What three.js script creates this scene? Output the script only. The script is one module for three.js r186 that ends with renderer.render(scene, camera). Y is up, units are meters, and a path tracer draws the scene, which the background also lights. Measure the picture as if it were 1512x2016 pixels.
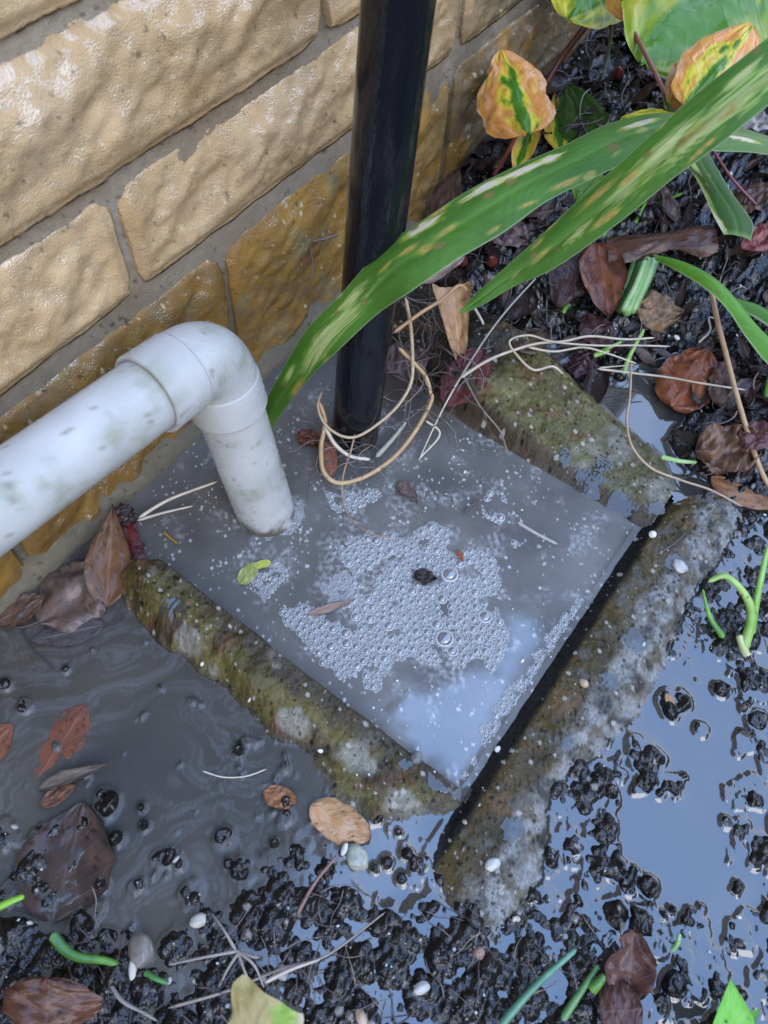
import * as THREE from 'three';
import { mergeGeometries } from 'three/addons/utils/BufferGeometryUtils.js';

// ---------------------------------------------------------------- camera
const scene = new THREE.Scene();
const F = 1600, CX = 756, CY = 1008, CAMH = 0.6623;      // the lens, in pixels of a 1512 x 2016 picture
const ray0 = (px, py) => new THREE.Vector3(px - CX, -(py - CY), -F).normalize();
const UPc = ray0(670, 2000).negate();
const Xc = ray0(2870, -1396); Xc.addScaledVector(UPc, -Xc.dot(UPc)).normalize();
const Zc = new THREE.Vector3().crossVectors(Xc, UPc);
const camera = new THREE.PerspectiveCamera(2 * Math.atan(1008 / F) * 180 / Math.PI, 0.75, 0.02, 60);
camera.position.set(0, CAMH, 0);
camera.quaternion.setFromRotationMatrix(new THREE.Matrix4().makeBasis(
  new THREE.Vector3(Xc.x, UPc.x, Zc.x), new THREE.Vector3(Xc.y, UPc.y, Zc.y), new THREE.Vector3(Xc.z, UPc.z, Zc.z)));
camera.focus = 0.76; camera.userData.fStop = 8.5;
camera.updateMatrixWorld();
scene.add(camera);

const renderer = new THREE.WebGLRenderer({ antialias: true });
renderer.toneMapping = THREE.LinearToneMapping;
renderer.toneMappingExposure = 1.15;
renderer.shadowMap.enabled = true;

// ---------------------------------------------------------------- sky and sun
{
  const W = 128, H = 64, d = new Float32Array(W * H * 4);
  const zen = [1.15, 2.0, 3.9], hor = [2.4, 2.3, 2.2];
  for (let j = 0; j < H; j++) for (let i = 0; i < W; i++) {
    const el = Math.max(0, Math.sin(((j + 0.5) / H - 0.5) * Math.PI)), k = (j * W + i) * 4;
    const t = Math.pow(el, 0.9);
    for (let c = 0; c < 3; c++) d[k + c] = hor[c] + (zen[c] - hor[c]) * t;
    d[k + 3] = 1;
  }
  const sky = new THREE.DataTexture(d, W, H, THREE.RGBAFormat, THREE.FloatType);
  sky.mapping = THREE.EquirectangularReflectionMapping;
  sky.magFilter = sky.minFilter = THREE.LinearFilter; sky.needsUpdate = true;
  scene.background = sky; scene.environment = sky;
  scene.backgroundIntensity = 1.0; scene.environmentIntensity = 1.0;
}
const sun = new THREE.DirectionalLight(new THREE.Color(1.0, 0.88, 0.7), 1.15);
sun.position.set(-1.6, 3.2, 3.0); sun.target.position.set(0.3, 0, -0.2);
sun.castShadow = true; sun.shadow.radius = 75; sun.shadow.mapSize.set(2048, 2048);
Object.assign(sun.shadow.camera, { left: -3, right: 3, top: 3, bottom: -3, near: 0.1, far: 12 });
scene.add(sun, sun.target);

// ---------------------------------------------------------------- helpers
const V = (x, y, z) => new THREE.Vector3(x, y, z);
const clamp = (x, a = 0, b = 1) => Math.min(b, Math.max(a, x));
const smooth = (a, b, x) => { const t = clamp((x - a) / (b - a)); return t * t * (3 - 2 * t); };
const lerp = (a, b, t) => a + (b - a) * t;
const mixc = (a, b, t) => [lerp(a[0], b[0], t), lerp(a[1], b[1], t), lerp(a[2], b[2], t)];
const lin = (r, g, b) => [r, g, b].map(v => { v /= 255; return v <= 0.04045 ? v / 12.92 : Math.pow((v + 0.055) / 1.055, 2.4); });
function rng(a) { return () => { a |= 0; a = a + 0x6D2B79F5 | 0; let t = Math.imul(a ^ a >>> 15, 1 | a); t = t + Math.imul(t ^ t >>> 7, 61 | t) ^ t; return ((t ^ t >>> 14) >>> 0) / 4294967296; }; }
const PERM = (() => { const r = rng(77), p = [...Array(256).keys()]; for (let i = 255; i > 0; i--) { const j = Math.floor(r() * (i + 1)); [p[i], p[j]] = [p[j], p[i]]; } return new Uint8Array([...p, ...p]); })();
const GR = new Float32Array(256 * 3); { const r = rng(5); for (let i = 0; i < 256; i++) { const a = r() * 6.2832, z = r() * 2 - 1, q = Math.sqrt(1 - z * z); GR[i * 3] = q * Math.cos(a); GR[i * 3 + 1] = q * Math.sin(a); GR[i * 3 + 2] = z; } }
function noise(x, y, z = 0) {                                // gradient noise, about -0.8 .. 0.8
  const X = Math.floor(x), Y = Math.floor(y), Z = Math.floor(z); x -= X; y -= Y; z -= Z;
  const u = x * x * x * (x * (x * 6 - 15) + 10), v = y * y * y * (y * (y * 6 - 15) + 10), w = z * z * z * (z * (z * 6 - 15) + 10);
  const xi = X & 255, yi = Y & 255, zi = Z & 255;
  const g = (i, j, k) => { const h = PERM[PERM[PERM[(xi + i) & 255] + ((yi + j) & 255)] + ((zi + k) & 255)] * 3; return GR[h] * (x - i) + GR[h + 1] * (y - j) + GR[h + 2] * (z - k); };
  const a = g(0, 0, 0), b = g(1, 0, 0), c = g(0, 1, 0), d = g(1, 1, 0), e = g(0, 0, 1), f = g(1, 0, 1), p = g(0, 1, 1), q = g(1, 1, 1);
  const l0 = a + (b - a) * u, l1 = c + (d - c) * u, l2 = e + (f - e) * u, l3 = p + (q - p) * u;
  const m0 = l0 + (l1 - l0) * v, m1 = l2 + (l3 - l2) * v;
  return m0 + (m1 - m0) * w;
}
function fbm(x, y, z, o = 4) { let s = 0, a = 0.5; for (let i = 0; i < o; i++) { s += a * noise(x, y, z); x = x * 2.03 + 7.1; y = y * 2.03 + 3.7; z = z * 2.03 + 1.3; a *= 0.5; } return s * 1.6; }
function cells(x, y, s = 0) {                                // distance to the nearest of scattered points, 0 .. ~1
  const X = Math.floor(x), Y = Math.floor(y); let best = 9;
  for (let j = -1; j < 2; j++) for (let i = -1; i < 2; i++) {
    const h = PERM[PERM[(X + i + s) & 255] + ((Y + j) & 255)], k = PERM[h + 1];
    const dx = X + i + 0.12 + h / 335 - x, dy = Y + j + 0.12 + k / 335 - y, d = dx * dx + dy * dy;
    if (d < best) best = d;
  }
  return Math.sqrt(best);
}
function dots(x, y, k, prob, s = 0) {                        // scattered dots of many sizes: 1 inside one
  x *= k; y *= k; const X = Math.floor(x), Y = Math.floor(y);
  for (let j = -1; j < 2; j++) for (let i = -1; i < 2; i++) {
    const h = PERM[PERM[(X + i + s) & 255] + ((Y + j + s * 7) & 255)]; if (h > prob * 255) continue;
    const p = PERM[h + 1 + ((X + i) & 63)], q = PERM[p + ((Y + j) & 63)], m = PERM[q + 1], r = 0.05 + 0.34 * (m / 255) ** 3;
    const dx = X + i + p / 255 - x, dy = Y + j + q / 255 - y; if (dx * dx + dy * dy * (0.7 + h / 200) < r * r) return 1;
  }
  return 0;
}
const wray = (px, py) => { const d = ray0(px, py); return V(Xc.dot(d), UPc.dot(d), Zc.dot(d)); };
function P(px, py, y = 0) { const d = wray(px, py); return d.multiplyScalar((y - CAMH) / d.y).add(camera.position); }   // the point at height y seen there
function PW(px, py, z) { const d = wray(px, py); return d.multiplyScalar(z / d.z).add(camera.position); }               // the point at distance z in front of the house
function pxm(p) { const c = p.clone().sub(camera.position); return F / -(c.x * Xc.z + c.y * UPc.z + c.z * Zc.z); }   // pixels per metre there
function seg(x, z, ax, az, bx, bz) { const dx = bx - ax, dz = bz - az, t = clamp(((x - ax) * dx + (z - az) * dz) / (dx * dx + dz * dz)); const ex = x - ax - t * dx, ez = z - az - t * dz; return ex * ex + ez * ez; }
function sdf(poly, x, z) {                                   // signed distance, positive inside; poly = flat [x, z, ...]
  let d = 1e9, c = false; const n = poly.length;
  for (let i = 0, j = n - 2; i < n; j = i, i += 2) {
    const ax = poly[i], az = poly[i + 1], bx = poly[j], bz = poly[j + 1];
    d = Math.min(d, seg(x, z, ax, az, bx, bz));
    if ((az > z) !== (bz > z) && x < (bx - ax) * (z - az) / (bz - az) + ax) c = !c;
  }
  return (c ? 1 : -1) * Math.sqrt(d);
}
const polyAt = (pts, y = 0) => pts.flatMap(p => { const q = P(p[0], p[1], p[2] ?? y); return [q.x, q.z]; });
function axisSteps(list) { const out = []; for (const [a, b, s] of list) { const n = Math.max(1, Math.round((b - a) / s)); for (let i = 0; i < n; i++) out.push(a + (b - a) * i / n); } out.push(list[list.length - 1][1]); return out; }
// a sheet over the x,z grid: f(x, z) -> [y, r, g, b] ; keep(y, x, z) says whether a vertex is wanted
function sheet(xs, zs, f, keep, uvf) {
  const nx = xs.length, nz = zs.length, pos = new Float32Array(nx * nz * 3), col = new Float32Array(nx * nz * 3), uv = new Float32Array(nx * nz * 2), ok = new Uint8Array(nx * nz), idx = [];
  for (let j = 0; j < nz; j++) for (let i = 0; i < nx; i++) {
    const k = j * nx + i, r = f(xs[i], zs[j]);
    pos[k * 3] = xs[i]; pos[k * 3 + 1] = r[0]; pos[k * 3 + 2] = zs[j];
    col[k * 3] = r[1]; col[k * 3 + 1] = r[2]; col[k * 3 + 2] = r[3];
    if (uvf) { const q = uvf(xs[i], zs[j]); uv[k * 2] = q[0]; uv[k * 2 + 1] = q[1]; } else { uv[k * 2] = xs[i]; uv[k * 2 + 1] = zs[j]; }
    ok[k] = !keep || keep(r[0], xs[i], zs[j], r) ? 1 : 0;
  }
  for (let j = 0; j < nz - 1; j++) for (let i = 0; i < nx - 1; i++) {
    const a = j * nx + i, b = a + 1, c = a + nx, d = c + 1;
    if (ok[a] + ok[b] + ok[c] + ok[d] < 4) continue;
    idx.push(a, c, b, b, c, d);
  }
  return bufgeo(pos, col, uv, idx);
}
function bufgeo(pos, col, uv, idx) {
  const g = new THREE.BufferGeometry();
  g.setAttribute('position', new THREE.BufferAttribute(pos instanceof Float32Array ? pos : new Float32Array(pos), 3));
  if (col) g.setAttribute('color', new THREE.BufferAttribute(col instanceof Float32Array ? col : new Float32Array(col), 3));
  if (uv) g.setAttribute('uv', new THREE.BufferAttribute(uv instanceof Float32Array ? uv : new Float32Array(uv), 2));
  g.setIndex(idx instanceof Uint32Array ? new THREE.BufferAttribute(idx, 1) : idx); g.computeVertexNormals(); return g;
}
function paint(g, f) {                                       // vertex colours from f(x, y, z)
  const p = g.attributes.position, c = new Float32Array(p.count * 3);
  for (let i = 0; i < p.count; i++) { const r = f(p.getX(i), p.getY(i), p.getZ(i), i); c[i * 3] = r[0]; c[i * 3 + 1] = r[1]; c[i * 3 + 2] = r[2]; }
  g.setAttribute('color', new THREE.BufferAttribute(c, 3)); return g;
}
const used = {};
const numbered = n => { const k = used[n] = (used[n] ?? -1) + 1; return k ? `${n}_${String(k).padStart(3, '0')}` : n; };
function mesh(name, g, m, parent) { const o = new THREE.Mesh(g, m); o.name = parent ? name : numbered(name); o.castShadow = o.receiveShadow = true; (parent ?? scene).add(o); return o; }
function tag(o, label, category, group) { o.userData = { label, category }; if (group) o.userData.group = group; return o; }
function setting(name, g, m) { const o = mesh(name, g, m); o.userData.kind = 'structure'; return o; }
function thing(name, label, category, p, group) { const o = new THREE.Group(); o.name = numbered(name); if (p) o.position.copy(p); scene.add(o); return tag(o, label, category, group); }
const moved = (g, o) => g.translate(-o.position.x, -o.position.y, -o.position.z);
// ---- textures of fine relief
function tex(w, h, f, srgb) {
  const d = new Uint8Array(w * h * 4);
  for (let j = 0; j < h; j++) for (let i = 0; i < w; i++) { const r = f(i / w, j / h), k = (j * w + i) * 4; if (typeof r === 'number') d[k] = d[k + 1] = d[k + 2] = clamp(r) * 255; else for (let c = 0; c < 3; c++) d[k + c] = clamp(r[c]) * 255; d[k + 3] = r.length === 4 ? clamp(r[3]) * 255 : 255; }
  const t = new THREE.DataTexture(d, w, h, THREE.RGBAFormat); t.wrapS = t.wrapT = THREE.RepeatWrapping; t.magFilter = THREE.LinearFilter; t.minFilter = THREE.LinearMipmapLinearFilter; t.generateMipmaps = true;
  if (srgb) t.colorSpace = THREE.SRGBColorSpace; t.needsUpdate = true; return t;
}
const rep = (t, sx, sy = sx) => { const c = t.clone(); c.repeat.set(sx, sy); c.needsUpdate = true; return c; };
const grainTex = tex(512, 512, (() => { const r = rng(9), a = new Float32Array(512 * 512); for (let i = 0; i < a.length; i++) a[i] = r(); const b = new Float32Array(a.length); for (let j = 0; j < 512; j++) for (let i = 0; i < 512; i++) { let s = 0; for (let y = -1; y < 2; y++) for (let x = -1; x < 2; x++) s += a[((j + y) & 511) * 512 + ((i + x) & 511)]; b[j * 512 + i] = s / 9; } return (u, v) => { const k = Math.round(v * 512) * 512 + Math.round(u * 512); return 0.5 + (b[k] - 0.5) * 2 + 0.25 * noise(u * 16, v * 16, 3) + 0.2 * noise(u * 64, v * 64, 5); }; })());
const patchTex = tex(512, 512, (u, v) => { const s = Math.sin, a = u * 6.2832, b = v * 6.2832; const x = Math.cos(a) * 1.6, y = s(a) * 1.6, z = Math.cos(b) * 1.6 + 9, w = s(b) * 1.6; return clamp(0.55 + 0.9 * (fbm(x + w, y - w * 0.6, z + w * 0.3, 5)) + 0.15 * noise(u * 90, v * 90)); });
const wetTex = tex(512, 512, (u, v) => { const s = Math.sin, a = u * 6.2832, b = v * 6.2832; const x = Math.cos(a) * 2.2, y = s(a) * 2.2, z = Math.cos(b) * 2.2 + 4, w = s(b) * 2.2; const n = fbm(x + w * 0.7, y - w * 0.6, z + w * 0.5, 5); const dry = smooth(-0.05, 0.05, n + 0.06 * noise(u * 40, v * 40, 2)), r = clamp(0.10 + 0.75 * dry + 0.1 * noise(u * 120, v * 120)); return [r, r, r, lerp(1, 0.08, dry)]; });
const fibreTex = tex(8, 512, (() => { const a = [...Array(513)].map((_, i) => 0.5 + 0.35 * noise(i * 0.31, 2) + 0.3 * noise(i * 0.11, 7)); return (u, v) => a[Math.floor(v * 512)]; })());
const veinTex = tex(256, 256, (u, v) => {                    // u along the leaf, v across it
  const s = Math.abs(v - 0.5) * 2, mid = Math.exp(-s * s * 400), q = (u * 7 - s * 2.2) % 1, f = Math.abs(((q + 1) % 1) - 0.5), side = Math.exp(-f * f * 160) * 0.6;
  const net = cells(u * 24, v * 24, 3); return 0.35 + 0.5 * Math.max(mid, side) + 0.2 * net + 0.1 * noise(u * 60, v * 60);
});
// ================================================================ the wall
const ZW = -0.428;                                           // mean face of the stones
const stoneMat = new THREE.MeshPhysicalMaterial({ vertexColors: true, roughness: 0.75, roughnessMap: rep(wetTex, 5), bumpMap: rep(grainTex, 7), bumpScale: 0.0006, ior: 2.0, specularIntensity: 1, specularIntensityMap: rep(wetTex, 5) });
const mortarMat = new THREE.MeshStandardMaterial({ vertexColors: true, roughness: 0.62, bumpMap: rep(grainTex, 14), bumpScale: 0.0016 });
const wall = thing('stone_wall', 'tan pitched-face sandstone house wall with grey mortar joints along the left', 'wall', V(0.4, 0, ZW));
function stoneColour(x, y, z, seed, tone) {
  const n = fbm(x * 14, y * 14, seed, 4), m = fbm(x * 60, y * 60, seed + 4, 3), q = fbm(x * 5 + 9, y * 7, seed, 3);
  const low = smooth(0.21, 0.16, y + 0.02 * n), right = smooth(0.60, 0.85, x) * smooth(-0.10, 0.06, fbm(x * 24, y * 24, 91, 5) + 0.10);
  let c = mixc([0.42, 0.275, 0.130], [0.50, 0.355, 0.20], clamp(0.5 + n * 1.2));
  c = mixc(c, [0.33, 0.195, 0.085], clamp(q * 1.6) * 0.7);
  let g = mixc([0.30, 0.165, 0.038], [0.17, 0.092, 0.024], clamp(0.5 + n * 1.2));          // the bottom course: golden brown, algae
  g = mixc(g, [0.17, 0.16, 0.085], clamp(fbm(x * 22, y * 22, seed + 8, 3) * 1.8 - 0.25));
  c = mixc(c, g, low);
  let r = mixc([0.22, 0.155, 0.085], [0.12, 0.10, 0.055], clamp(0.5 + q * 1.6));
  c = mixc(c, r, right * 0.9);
  const k = 1 + 0.22 * m; c = c.map(v => v * k * tone);
  if (dots(x, y, 190, 0.10, seed | 0)) c = c.map(v => v * 0.45);        // dark specks of dirt
  if (dots(x, y, 200, 0.07, 40 + (seed | 0))) c = [0.52, 0.40, 0.24];
  return c;
}
function stoneBlock(x0, x1, y0, y1, step, seed, proud = 0, tone = 1) {
  const nx = Math.max(3, Math.round((x1 - x0) / step)), ny = Math.max(3, Math.round((y1 - y0) / step)), pos = [], col = [], uv = [], idx = [];
  const W = nx + 3, H = ny + 3;                              // the outermost ring is the block's side, running back into the wall
  for (let j = 0; j < H; j++) for (let i = 0; i < W; i++) {
    const ii = clamp(i - 1, 0, nx), jj = clamp(j - 1, 0, ny), side = i === 0 || j === 0 || i === W - 1 || j === H - 1;
    let x = lerp(x0, x1, ii / nx), y = lerp(y0, y1, jj / ny);
    const dx = Math.min(x - x0, x1 - x), dy = Math.min(y - y0, y1 - y);
    // ragged arrises and rounded corners
    const ex = -0.0022 + 0.0034 * (fbm(y * 38, seed * 3.1, x > (x0 + x1) / 2 ? 4 : 8, 3)) + 0.0045 * Math.exp(-dy * dy / 0.00012), ey = -0.0022 + 0.0042 * fbm(x * 26, seed * 5.3, y > (y0 + y1) / 2 ? 2 : 6, 3) + 0.003 * Math.exp(-dx * dx / 0.0001);
    const fx = Math.exp(-dx / 0.01), fy = Math.exp(-dy / 0.01);
    x += (x < (x0 + x1) / 2 ? 1 : -1) * ex * fx; y += (y < (y0 + y1) / 2 ? 1 : -1) * ey * fy;
    const d = Math.min(dx, dy), top = y1 - y, rise = smooth(0, 0.010, Math.min(dx, y - y0)) * 0.0046 * smooth(0, 0.008, top) + (smooth(0, 0.034 + 0.014 * noise(x * 16, seed, 2), top) - 0.6) * 0.0066;
    const big = fbm(x * 13 + seed, y * 17 - x * 6, seed, 3), furrow = Math.abs(noise(x * 22 + y * 26, y * 46 - x * 22, seed + 2)), mid = fbm(x * 55, y * 55, seed + 1, 3), fine = fbm(x * 190, y * 190, seed, 2);
    const face = smooth(0, 0.03, d);
    let z = ZW - 0.006 + proud + rise + big * 0.016 * face - (0.25 - furrow) * 0.0032 * face + mid * 0.0016 * (0.3 + face) + Math.max(0, noise(x * 30 - y * 12, y * 44, seed + 7)) * 0.0022 * face + fine * 0.0009;
    if (side) z = ZW - 0.04;
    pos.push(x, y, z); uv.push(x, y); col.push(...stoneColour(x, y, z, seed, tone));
  }
  for (let j = 0; j < H - 1; j++) for (let i = 0; i < W - 1; i++) { const a = j * W + i; idx.push(a, a + 1, a + W, a + 1, a + W + 1, a + W); }
  return bufgeo(pos, col, uv, idx);
}
{
  const rows = [
    [-0.05, 0.1815, [-1.2, -0.62, -0.30, 0.105, 0.385, 0.752, 1.12, 1.5, 1.95, 2.5]],
    [0.1995, 0.2925, [-1.2, -0.7, -0.20, 0.2915, 0.7505, 1.16, 1.6, 2.1, 2.5]],
    [0.3045, 0.3975, [-1.2, -0.85, -0.42, -0.02, 0.528, 0.93, 1.35, 1.9, 2.5]],
    [0.4125, 0.514, [-1.2, -0.6, -0.14, 0.36, 0.76, 1.3, 1.8, 2.5]],
    [0.528, 0.62, [-1.2, -0.9, -0.4, 0.1, 0.5, 1.0, 1.5, 2.0, 2.5]]];
  let k = 0;
  rows.forEach(([y0, y1, xs], r) => {
    for (let i = 0; i < xs.length - 1; i++) {
      const a = xs[i] + 0.006, b = xs[i + 1] - 0.006, near = b > -0.05 && a < 1.0 && r < 4;
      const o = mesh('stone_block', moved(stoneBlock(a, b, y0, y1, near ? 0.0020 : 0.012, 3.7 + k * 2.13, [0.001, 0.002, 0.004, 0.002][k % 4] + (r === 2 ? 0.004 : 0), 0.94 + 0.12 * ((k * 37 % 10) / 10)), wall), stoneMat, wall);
      if (r === 0 && i === 4) o.userData.label = 'dark golden brown block with patches of algae beside the black pipe';
      k++;
    }
  });
  // mortar between and behind the blocks
  const xs = axisSteps([[-1.2, -0.05, 0.03], [-0.05, 1.0, 0.0022], [1.0, 2.5, 0.03]]), ys = axisSteps([[-0.06, 0.46, 0.0022], [0.46, 0.63, 0.02]]);
  const nx = xs.length, pos = [], col = [], uv = [], idx = [];
  ys.forEach((y, j) => xs.forEach((x, i) => {
    const low = smooth(0.19, 0.02, y), n = fbm(x * 40, y * 40, 3, 4), q = fbm(x * 9, y * 12, 7, 3), foot = smooth(0.035, 0.0, y + 0.012 * fbm(x * 25, 0, 4, 3));
    pos.push(x, y, ZW - 0.0042 + n * 0.0022 + q * 0.002 + foot * 0.016);
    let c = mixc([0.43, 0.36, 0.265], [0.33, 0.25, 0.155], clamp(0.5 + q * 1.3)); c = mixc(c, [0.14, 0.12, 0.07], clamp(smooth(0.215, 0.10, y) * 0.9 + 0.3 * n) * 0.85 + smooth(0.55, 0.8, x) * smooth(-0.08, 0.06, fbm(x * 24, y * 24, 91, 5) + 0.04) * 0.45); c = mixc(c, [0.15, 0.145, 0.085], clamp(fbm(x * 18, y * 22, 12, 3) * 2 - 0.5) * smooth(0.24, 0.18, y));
    const kk = 1 + 0.3 * fbm(x * 130, y * 130, 2, 2); if (dots(x, y, 170, 0.2, 9)) c = c.map(v => v * 0.4);
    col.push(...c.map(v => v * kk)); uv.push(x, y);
    if (i < nx - 1 && j < ys.length - 1) { const a = j * nx + i; idx.push(a, a + 1, a + nx, a + 1, a + nx + 1, a + nx); }
  }));
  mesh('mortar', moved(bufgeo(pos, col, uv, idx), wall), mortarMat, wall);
  // the wall goes on up to the eaves, above the picture
  const up = [];
  const back = new THREE.BoxGeometry(3.7, 2.0, 0.2); back.translate(0.65, 0.95, ZW - 0.15); const over = new THREE.BoxGeometry(3.7, 1.32, 0.06); over.translate(0.65, 1.29, ZW - 0.028); up.push(paint(over, () => [0.15, 0.12, 0.085])); up.push(paint(back, () => [0.14, 0.115, 0.085]));
  const u = mesh('upper_courses', moved(mergeGeometries(up), wall), new THREE.MeshStandardMaterial({ vertexColors: true, roughness: 0.7 }), wall); u.userData.kind = 'stuff';
  const white = new THREE.MeshStandardMaterial({ color: new THREE.Color(0.10, 0.09, 0.08), roughness: 0.5 });
  const so = new THREE.BoxGeometry(4.6, 0.02, 0.4); so.translate(0.65, 1.965, ZW - 0.17); mesh('soffit_board', moved(so, wall), white, wall);
  const fa = new THREE.BoxGeometry(4.6, 0.16, 0.02); fa.translate(0.65, 2.03, ZW + 0.03); mesh('fascia_board', moved(fa, wall), white, wall);
}

// ================================================================ kerbs, as heights over the ground
const k1 = { hz: z => lerp(0.036, 0.007, smooth(-0.36, -0.04, z)),
  poly: polyAt([[250, 1150, 0], [262, 1105, 0.02], [330, 1082, 0.03], [420, 1155, 0.028], [905, 1538, 0.008], [900, 1580, 0], [740, 1602, 0], [665, 1545, 0], [632, 1470, 0], [545, 1432, 0], [470, 1352, 0], [390, 1292, 0], [300, 1225, 0]]) };
const k2 = { poly: polyAt([[700, 600, 0], [880, 805, 0], [1238, 1058, 0], [1300, 1045, 0], [1335, 990, 0], [1290, 905, 0], [1200, 830, 0], [1120, 760, 0], [1040, 700, 0], [960, 650, 0], [850, 545, 0]]) };
const k3 = { poly: polyAt([[925, 1545, 0], [1250, 1052, 0], [1340, 1008, 0], [1420, 985, 0], [1440, 1020, 0], [1370, 1120, 0], [1330, 1180, 0], [1300, 1260, 0], [1235, 1380, 0], [1165, 1460, 0], [1090, 1510, 0], [1045, 1580, 0], [1045, 1680, 0], [1010, 1780, 0], [965, 1822, 0], [905, 1770, 0], [870, 1680, 0]]) };
function kerbH(k, x, z) {
  const w = 0.004 * fbm(x * 60, z * 60, 3, 3);
  const s = sdf(k.poly, x, z) + w * 1.5 + (k === k3 ? 0.006 : 0.002); if (s < -0.022) return -0.03;
  let top, din;
  if (k === k1) { top = k.hz(z); din = 0.179 - x + 0.0012 * noise(z * 90, x * 20, 2); }
  else if (k === k2) { top = lerp(0.038, 0.011, smooth(-0.26, -0.05, z)) * (0.25 + 0.75 * smooth(-0.32, -0.25, z)); din = x - 0.482 + 0.003 * fbm(z * 40, x * 9, 2, 3); }
  else { top = 0.016 + 0.003 * fbm(x * 14, 3, z * 8, 2) - 0.006 * smooth(0.4, 0.55, x) - 0.011 * smooth(0.20, 0.10, x); din = z + 0.0185 + 0.0012 * noise(x * 60, z * 20, 2); }
  const fin = k === k2 ? smooth(0, 0.020, din) : k === k3 ? smooth(0.002, 0.021, din) * 0.75 + 0.25 * smooth(0, 0.035, din) : smooth(0, 0.006, din);
  const fout = smooth(-0.010, 0.014, s);
  const rough = fbm(x * 26, z * 26, 5, 3) * 0.007 + fbm(x * 90, z * 90, 8, 3) * 0.0042;
  let h = top * Math.min(1, fin) * fout + rough * Math.min(fin, fout) * (top > 0.02 ? 1 : 0.55) + (fbm(x * 330, z * 330, 1, 2)) * (k === k3 ? 0.0009 + 0.0016 * smooth(0.025, 0.05, din) : 0.0013) * Math.min(1, fin + 0.2);
  if (Math.min(fin, fout) < 0.02) h = Math.min(h, -0.001 + Math.min(s, din) * 2);
  return Math.max(h, -0.03);
}
const kerbsH = (x, z) => (x < 0.08 || x > 0.72 || z > 0.075 ? -0.03 : Math.max(x < 0.26 ? kerbH(k1, x, z) : -0.03, x > 0.44 && z < 0.03 ? kerbH(k2, x, z) : -0.03, z > -0.06 ? kerbH(k3, x, z) : -0.03));

// ================================================================ mud and soil
const bedPoly = polyAt([[790, 470], [850, 620], [890, 700], [950, 640], [1040, 690], [1110, 672], [1130, 740], [1215, 735], [1330, 700], [1365, 800], [1310, 870], [1350, 930], [1440, 985], [1512, 1010], [2300, 1250], [2300, -200], [1000, -60], [700, 480]]);
const mudPoly = polyAt([[-300, 1880], [0, 1800], [120, 1810], [250, 1850], [330, 1830], [430, 1770], [520, 1690], [580, 1640], [640, 1690], [700, 1720], [740, 1780], [790, 1790], [850, 1745], [900, 1740], [960, 1800], [1010, 1830], [1080, 1780], [1150, 1820], [1220, 1840], [1240, 1920], [1260, 2030], [1300, 2300], [0, 2900], [-700, 2500]]);
const leftMud = polyAt([[-400, 1590], [0, 1590], [130, 1590], [150, 1640], [110, 1760], [0, 1800], [-400, 1800]]);
const kerbMud = polyAt([[1395, 1100], [1440, 1030], [1512, 1000], [1640, 1050], [1640, 1230], [1512, 1260], [1420, 1300], [1330, 1290], [1300, 1340], [1250, 1400], [1290, 1270], [1330, 1180]]);
const kerbMud2 = polyAt([[1050, 1600], [1060, 1530], [1140, 1480], [1190, 1470], [1225, 1530], [1180, 1590], [1110, 1640], [1130, 1720], [1080, 1760], [1010, 1820]]);
const islands = [[1270, 1490, 58], [1285, 1545, 46], [1325, 1385, 52], [1380, 1440, 26], [1255, 1465, 30], [1200, 1560, 26], [1178, 1660, 46], [1150, 1590, 36], [1205, 1705, 44], [1160, 1740, 50], [1236, 1745, 30], [1270, 1745, 34], [1265, 1820, 44], [1200, 1800, 60], [1490, 1560, 52], [1495, 1670, 46], [1484, 1700, 22], [1460, 1840, 46], [1430, 1620, 22], [1492, 1420, 36], [1476, 1340, 40], [1415, 1360, 26], [1340, 1860, 34], [1380, 1830, 22], [1330, 1940, 40], [1370, 1950, 34], [1410, 1945, 30], [1300, 1980, 30], [1425, 1990, 26], [1300, 1800, 16], [1320, 1790, 14], [1380, 1790, 14], [1448, 1290, 50], [1400, 1210, 40], [1480, 1260, 40],
  [785, 1640, 16], [760, 1700, 22], [800, 1680, 20], [738, 1710, 16], [790, 1730, 20], [812, 1690, 10], [840, 1690, 8],
  [205, 1580, 46], [160, 1620, 30], [230, 1650, 26], [330, 1690, 34], [350, 1700, 22], [310, 1685, 22], [280, 1590, 16], [285, 1625, 16], [375, 1765, 40], [440, 1650, 30], [480, 1710, 36], [530, 1720, 26], [450, 1700, 18], [540, 1660, 16], [210, 1850, 34], [160, 1820, 40], [470, 1480, 16], [560, 1580, 22], [50, 1390, 26], [10, 1350, 20], [130, 1320, 14], [560, 1610, 26], [645, 1660, 26], [200, 1740, 24],
  [1195, 730, 36], [1220, 745, 24], [1300, 745, 26], [1330, 870, 30], [1395, 860, 40], [1160, 740, 26], [1060, 690, 30], [1110, 700, 24]].map(([px, py, r]) => { const p = P(px, py), s = r / pxm(p); return [p.x, p.z, s]; });
const openPoly = polyAt([[1210, 1590], [1300, 1570], [1420, 1560], [1440, 1700], [1425, 1800], [1330, 1800], [1240, 1690]]), openPoly2 = polyAt([[1330, 1300], [1420, 1290], [1460, 1400], [1450, 1520], [1350, 1560], [1230, 1420]]);
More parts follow.
